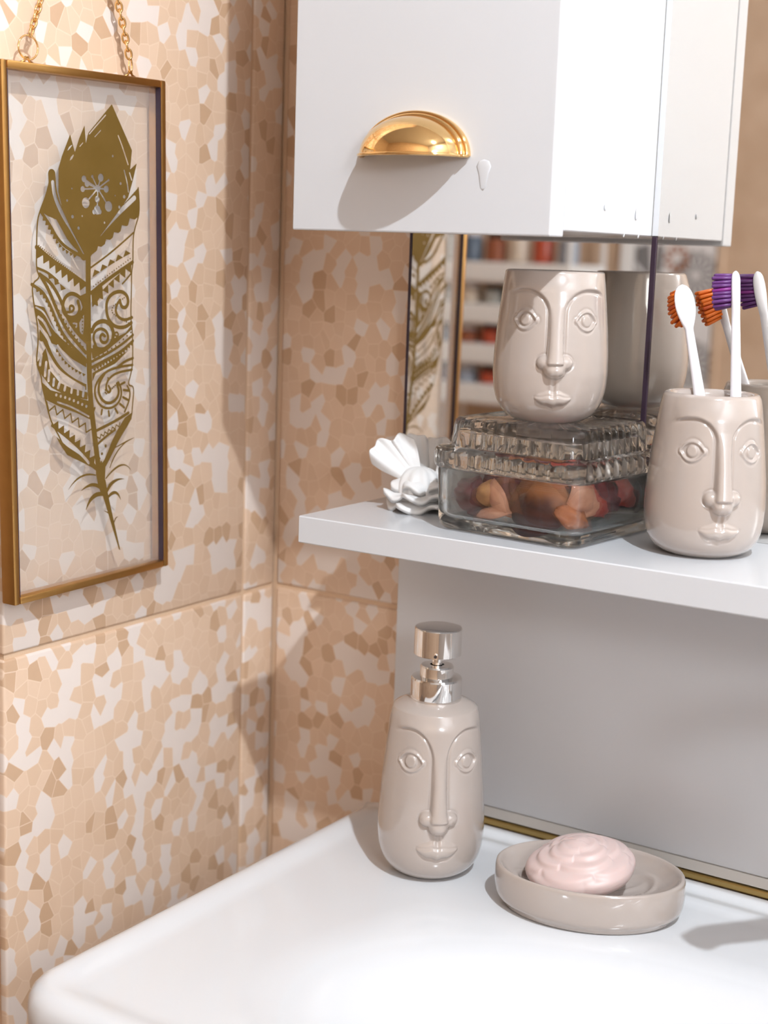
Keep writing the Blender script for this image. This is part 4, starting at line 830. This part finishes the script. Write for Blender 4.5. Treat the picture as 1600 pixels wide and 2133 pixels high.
def feather_mesh():
    res = 3.0                             # grid step, tenths of a millimetre
    u0, u1, w0, w1 = -760, 560, -1450, 1500
    allp = [q for op in FEATHER for q in op[-1]]
    u0, u1 = min(q[0] for q in allp) - 40, max(q[0] for q in allp) + 40; w0, w1 = min(q[1] for q in allp) - 40, max(q[1] for q in allp) + 40
    nu, nw = int((u1 - u0) / res) + 1, int((w1 - w0) / res) + 1
    G = np.zeros((nw, nu), np.float32); U = u0 + np.arange(nu) * res; Wd = w0 + np.arange(nw) * res
    def paint(ink, box, fn):
        i0, i1 = max(0, int((box[0] - u0) / res) - 2), min(nu, int((box[2] - u0) / res) + 3); j0, j1 = max(0, int((box[1] - w0) / res) - 2), min(nw, int((box[3] - w0) / res) + 3)
        X, Y = np.meshgrid(U[i0:i1], Wd[j0:j1]); c = np.clip(.5 + fn(X, Y) / (res * 1.6), 0, 1)
        G[j0:j1, i0:i1] = np.maximum(G[j0:j1, i0:i1], c) if ink else np.minimum(G[j0:j1, i0:i1], 1 - c)
    def bb(pts, m_): return (min(q[0] for q in pts) - m_, min(q[1] for q in pts) - m_, max(q[0] for q in pts) + m_, max(q[1] for q in pts) + m_)
    def pl(X, Y, pts):
        ins = np.zeros(X.shape, bool); _, d = seg_dist(X, Y, list(pts) + [pts[0]])
        for (xa, ya), (xb, yb) in zip(pts, pts[1:] + pts[:1]):
            if ya != yb: ins ^= ((ya > Y) != (yb > Y)) & (X < (xb - xa) * (Y - ya) / (yb - ya) + xa)
        return np.where(ins, d, -d)
    def smooth(pts, it=2):
        for _ in range(it):
            if len(pts) < 3: return pts
            q = [pts[0]]
            for a, b in zip(pts[:-1], pts[1:]): q += [(a[0] * .75 + b[0] * .25, a[1] * .75 + b[1] * .25), (a[0] * .25 + b[0] * .75, a[1] * .25 + b[1] * .75)]
            pts = q + [pts[-1]]
        return pts
    def along(pts, n):
        P = np.array(pts, float); a = np.concatenate([[0], np.cumsum(np.hypot(*np.diff(P, axis=0).T))]); s_ = np.linspace(0, a[-1], n)
        return np.stack([np.interp(s_, a, P[:, 0]), np.interp(s_, a, P[:, 1])], 1)
    for op in FEATHER:
        k, ink, pts = op[0], op[1], [tuple(q) for q in op[-1]]
        if k == 'P': paint(ink, bb(pts, 4), lambda X, Y: pl(X, Y, pts))
        elif k == 'S':
            sp = smooth(pts); w = op[2] / 2; paint(ink, bb(sp, w + 4), lambda X, Y: w - seg_dist(X, Y, sp)[1])
        elif k == 'D':
            r = op[2]; n = op[3]
            if len(pts) == 3: pts = [pts[0], pts[1], pts[2]]
            q = along(smooth([pts[0], pts[-1]] if len(pts) == 2 else [pts[0], pts[1], pts[2]]), n) if n > 1 else np.array([pts[0]], float)
            for x, y in q: paint(ink, (x - r - 4, y - r - 4, x + r + 4, y + r + 4), lambda X, Y: r - np.hypot(X - x, Y - y))
        elif k in 'TZ':
            h_, n, side = (op[2], op[3], op[4]) if k == 'T' else (op[3], op[4], op[5])
            q = along(smooth(pts), n * 2 + 1); zz = []
            for i in range(n):
                a, m_, b = q[2 * i], q[2 * i + 1], q[2 * i + 2]; t = b - a; t = t / np.hypot(*t); nn = np.array([-t[1], t[0]])
                if nn[1] * side < 0: nn = -nn
                apex = tuple(m_ + nn * h_)
                if k == 'T': tri = [tuple(a), apex, tuple(b)]; paint(ink, bb(tri, 4), lambda X, Y: pl(X, Y, tri))
                else: zz += [tuple(a), apex]
            if k == 'Z':
                zz.append(tuple(q[-1])); w = op[2] / 2; paint(ink, bb(zz, 6), lambda X, Y: w - seg_dist(X, Y, zz)[1])
    G[0] = G[-1] = 0; G[:, 0] = G[:, -1] = 0
    B = G > .5; mb = MB(); vs, fs = mb.v, mb.f
    def P_(i, j): return (0.0, (u0 + i * res) / 1e4, (w0 + j * res) / 1e4)
    for j in range(nw - 1):
        full = B[j, :-1] & B[j, 1:] & B[j + 1, :-1] & B[j + 1, 1:]; any_ = B[j, :-1] | B[j, 1:] | B[j + 1, :-1] | B[j + 1, 1:]
        idx = np.nonzero(any_)[0]; run = None; last = -2
        def flush(a, b):
            n = len(vs); vs.extend([P_(a, j), P_(b + 1, j), P_(b + 1, j + 1), P_(a, j + 1)]); fs.append((n, n + 1, n + 2, n + 3))
        for i in idx:
            if full[i]:
                if run is not None and i == last + 1: last = i
                else:
                    if run is not None: flush(run, last)
                    run = last = i
                continue
            if run is not None: flush(run, last); run = None
            c = [(i, j), (i + 1, j), (i + 1, j + 1), (i, j + 1)]; poly = []
            for a in range(4):
                p_, q = c[a], c[(a + 1) % 4]; va, vb = float(G[p_[1], p_[0]]), float(G[q[1], q[0]])
                if va > .5: poly.append(P_(*p_))
                if (va > .5) != (vb > .5):
                    t = (.5 - va) / (vb - va); poly.append(P_(p_[0] + (q[0] - p_[0]) * t, p_[1] + (q[1] - p_[1]) * t))
            if len(poly) > 2: n = len(vs); vs.extend(poly); fs.append(tuple(range(n, n + len(poly))))
        if run is not None: flush(run, last)
    return mb
fe = feather_mesh().build('feather_print', 'goldprint', fr, False, (XF, 0, 0)); fe.rotation_euler = (math.radians(-1.2), 0, 0); fe['label'] = 'ornate gold feather printed on the glass'
# hooks, ring and chain up to the nail
def torus(R_, r, n=18, m_=8, sx=1.0, sz=1.0):
    return MB().tube([(0, R_ * sx * math.cos(2 * math.pi * k / n), R_ * sz * math.sin(2 * math.pi * k / n)) for k in range(n)], r, m_, True, upv=(1, 0, 0))
NAIL = Vector((.010, -0.213, 0.703)) - Vector((0, YC, ZCF))
def hook(y): return MB().tube([(.0095, y - .005, HH + .0002), (.0095, y - .002, HH + .0012), (.0095, y - .001, HH + .0035), (.0095, y + .001, HH + .0035), (.0095, y + .002, HH + .0012), (.0095, y + .005, HH + .0002)], .0007, 8).build('hook', 'antique', fr, True)
lmesh = None
def chain(p0, p1, pitch, ang0):
    p0, p1 = Vector(p0), Vector(p1); d = p1 - p0; n = int(d.length / pitch); d.normalize(); rx = math.atan2(-d.y, d.z)
    global lmesh
    if lmesh is None:
        o = torus(.0027, .00078, 16, 7, .72, 1.25).build('chain_link', 'brass', fr, True); lmesh = o.data; bpy.data.objects.remove(o)
    for i in range(n):
        o = link('chain_link', lmesh, fr); c = p0 + d * (i + .5) * pitch
        o.matrix_local = Matrix.Translation(c) @ Matrix.Rotation(rx, 4, 'X') @ Matrix.Rotation(math.radians(ang0 + (38 if i % 2 else -38)), 4, 'Z')
hook(-.0465); hook(.0435)
rg = torus(.0070, .0006, 36, 8).build('ring', 'brass', fr, True, (.0095, -.0452, HH + .0092)); rg.rotation_euler = (0, 0, math.radians(-8))
rg = torus(.0040, .0006, 28, 8, .62, 1.15).build('ring', 'brass', fr, True, (.0095, .0440, HH + .0070)); rg.rotation_euler = (0, 0, math.radians(20))
chain((.0095, -.0432, HH + .0165), NAIL, .0049, 60); chain((.0095, .0430, HH + .0120), NAIL, .0049, 5)
na = root('nail', (0, 0, 0), 0, 'small brass nail in the tiled wall that carries the chain', 'nail')
MB().tube([(-.003, -0.213, .7005), (.0125, -0.213, .7005), (.0127, -0.213, .7005), (.0138, -0.213, .7005)], [.0011, .0011, .0026, .0022], 12).build('shank', 'brass', na, True, angle=40)

# ------------------------------------------------------------------ what the mirror shows behind the camera
def patchwork(name):
    """white ceramic tile printed with a brown petal wreath and grey fans"""
    m, nt, b = mat(name); N = nt.nodes.new; L = nt.links.new
    def mth(op, *a):
        n = N('ShaderNodeMath'); n.operation = op
        for i, v in enumerate(a):
            if isinstance(v, (int, float)): n.inputs[i].default_value = v
            else: L(v, n.inputs[i])
        return n.outputs[0]
    tc = N('ShaderNodeTexCoord'); sx = N('ShaderNodeSeparateXYZ'); L(tc.outputs['Object'], sx.inputs[0])
    def polar(cx, cz):
        x = mth('SUBTRACT', sx.outputs[0], cx); z_ = mth('SUBTRACT', sx.outputs[2], cz)
        return mth('SQRT', mth('ADD', mth('MULTIPLY', x, x), mth('MULTIPLY', z_, z_))), mth('ARCTAN2', z_, x)
    def band(v, lo, hi): return mth('MULTIPLY', mth('GREATER_THAN', v, lo), mth('LESS_THAN', v, hi))
    r1, a1 = polar(.004, .0); w1 = mth('MULTIPLY', band(r1, .012, .028), mth('GREATER_THAN', mth('SINE', mth('MULTIPLY', a1, 9.0)), -.3))
    r2, a2 = polar(.047, -.032); f2 = mth('MULTIPLY', band(r2, .008, .050), mth('GREATER_THAN', mth('SINE', mth('MULTIPLY', a2, 15.0)), -.35))
    r3, a3 = polar(-.050, -.045); f3 = mth('MULTIPLY', band(r3, .010, .075), mth('GREATER_THAN', mth('SINE', mth('MULTIPLY', a3, 7.0)), -.75))
    f2 = mth('MAXIMUM', f2, mth('MULTIPLY', f3, mth('LESS_THAN', sx.outputs[0], -.026)))
    mx = N('ShaderNodeMix'); mx.data_type = 'RGBA'; mx.inputs[6].default_value = (.80, .79, .80, 1); mx.inputs[7].default_value = (.22, .215, .22, 1); L(f2, mx.inputs[0])
    m2 = N('ShaderNodeMix'); m2.data_type = 'RGBA'; m2.inputs[7].default_value = (.33, .11, .03, 1); L(mx.outputs[2], m2.inputs[6]); L(w1, m2.inputs[0])
    L(m2.outputs[2], b.inputs['Base Color']); b.inputs['Roughness'].default_value = .3; return m
M['patch'] = patchwork('patchwork_print')
YR = YB + .0005
tl = MB().box((-.088, 0, -.088), (.088, .006, .088), .001); pmesh = None
for k, zc in enumerate((0.648, 0.468, 0.288)):
    if pmesh is None: o = tl.build('tile', 'patch', wq); pmesh = o.data
    else: o = link('tile', pmesh, wq)
    o.location = (-0.505, YR, zc)
MB().box((-.625, YR, .10), (-.597, YR + .012, .75), .001).build('white_border', 'rack_white', wq)
MB().box((-.414, YR, .10), (-.400, YR + .010, .75), .001).build('edge_trim', 'wall_paint', wq)
rk = root('storage_rack', (0, 0, 0), 0, 'white storage rack with coloured jars, seen in the mirror', 'rack')
RX0, RX1, RY0, RY1 = -0.985, -0.645, YB + .03, YB + .20
SHZ = [0.195, 0.279, 0.363, 0.449]
for zz in SHZ: MB().box((RX0, RY0, zz - .042), (RX1, RY1, zz), .006, 2).build('rack_shelf', 'rack_white', rk)
for x_ in (RX0 + .004, RX1 - .012):
    for y_ in (RY0, RY1 - .012): MB().box((x_, y_ + .001, -Z0), (x_ + .008, y_ + .009, .56)).build('post', 'rack_white', rk)
jc = {'orange red': (.45, .07, .03), 'slate blue': (.10, .14, .20), 'cream': (.62, .52, .42), 'dark plum': (.06, .02, .05), 'rust brown': (.30, .09, .04), 'grey': (.35, .34, .31), 'pale blue': (.35, .40, .48)}
lay = [(3, ('grey', 'slate blue', 'rust brown', 'cream', 'orange red', 'pale blue')), (2, ('grey', 'cream', 'grey', 'slate blue', 'rust brown', 'cream')), (1, ('slate blue', 'rust brown', 'orange red', 'dark plum', 'grey', 'slate blue')), (0, ('dark plum', 'pale blue', 'orange red', 'slate blue', 'cream', 'rust brown'))]
nm = ('lowest', 'lower middle', 'upper middle', 'top'); od = ('first', 'second', 'third', 'fourth', 'fifth', 'sixth')
for si, cols in lay:
    for k, cn in enumerate(cols):
        hgt = (.072 if si == 3 else .040) * (1 - .08 * ((k * 7 + si) % 3)); x_ = RX0 + .03 + k * .056
        j = root('jar', (x_, RY1 - .045, SHZ[si]), 0, f'{cn} jar, {od[k]} from the left on the {nm[si]} mirrored rack shelf', 'jar', 'jars on the rack')
        key = 'jar_' + cn.replace(' ', '_')
        if key not in M: M[key] = pm(key, jc[cn], .35)
        MB().lathe([(.020, 0.0004), (.0225, .002), (.0225, hgt * .72), (.018, hgt * .8)], 20).build('body', key, j, True, angle=40)
        MB().lathe([(.0175, hgt * .78), (.0185, hgt * .8), (.0185, hgt * .98), (.017, hgt)], 20).build('cap', 'white_plastic' if k % 2 else 'black', j, True, angle=40)
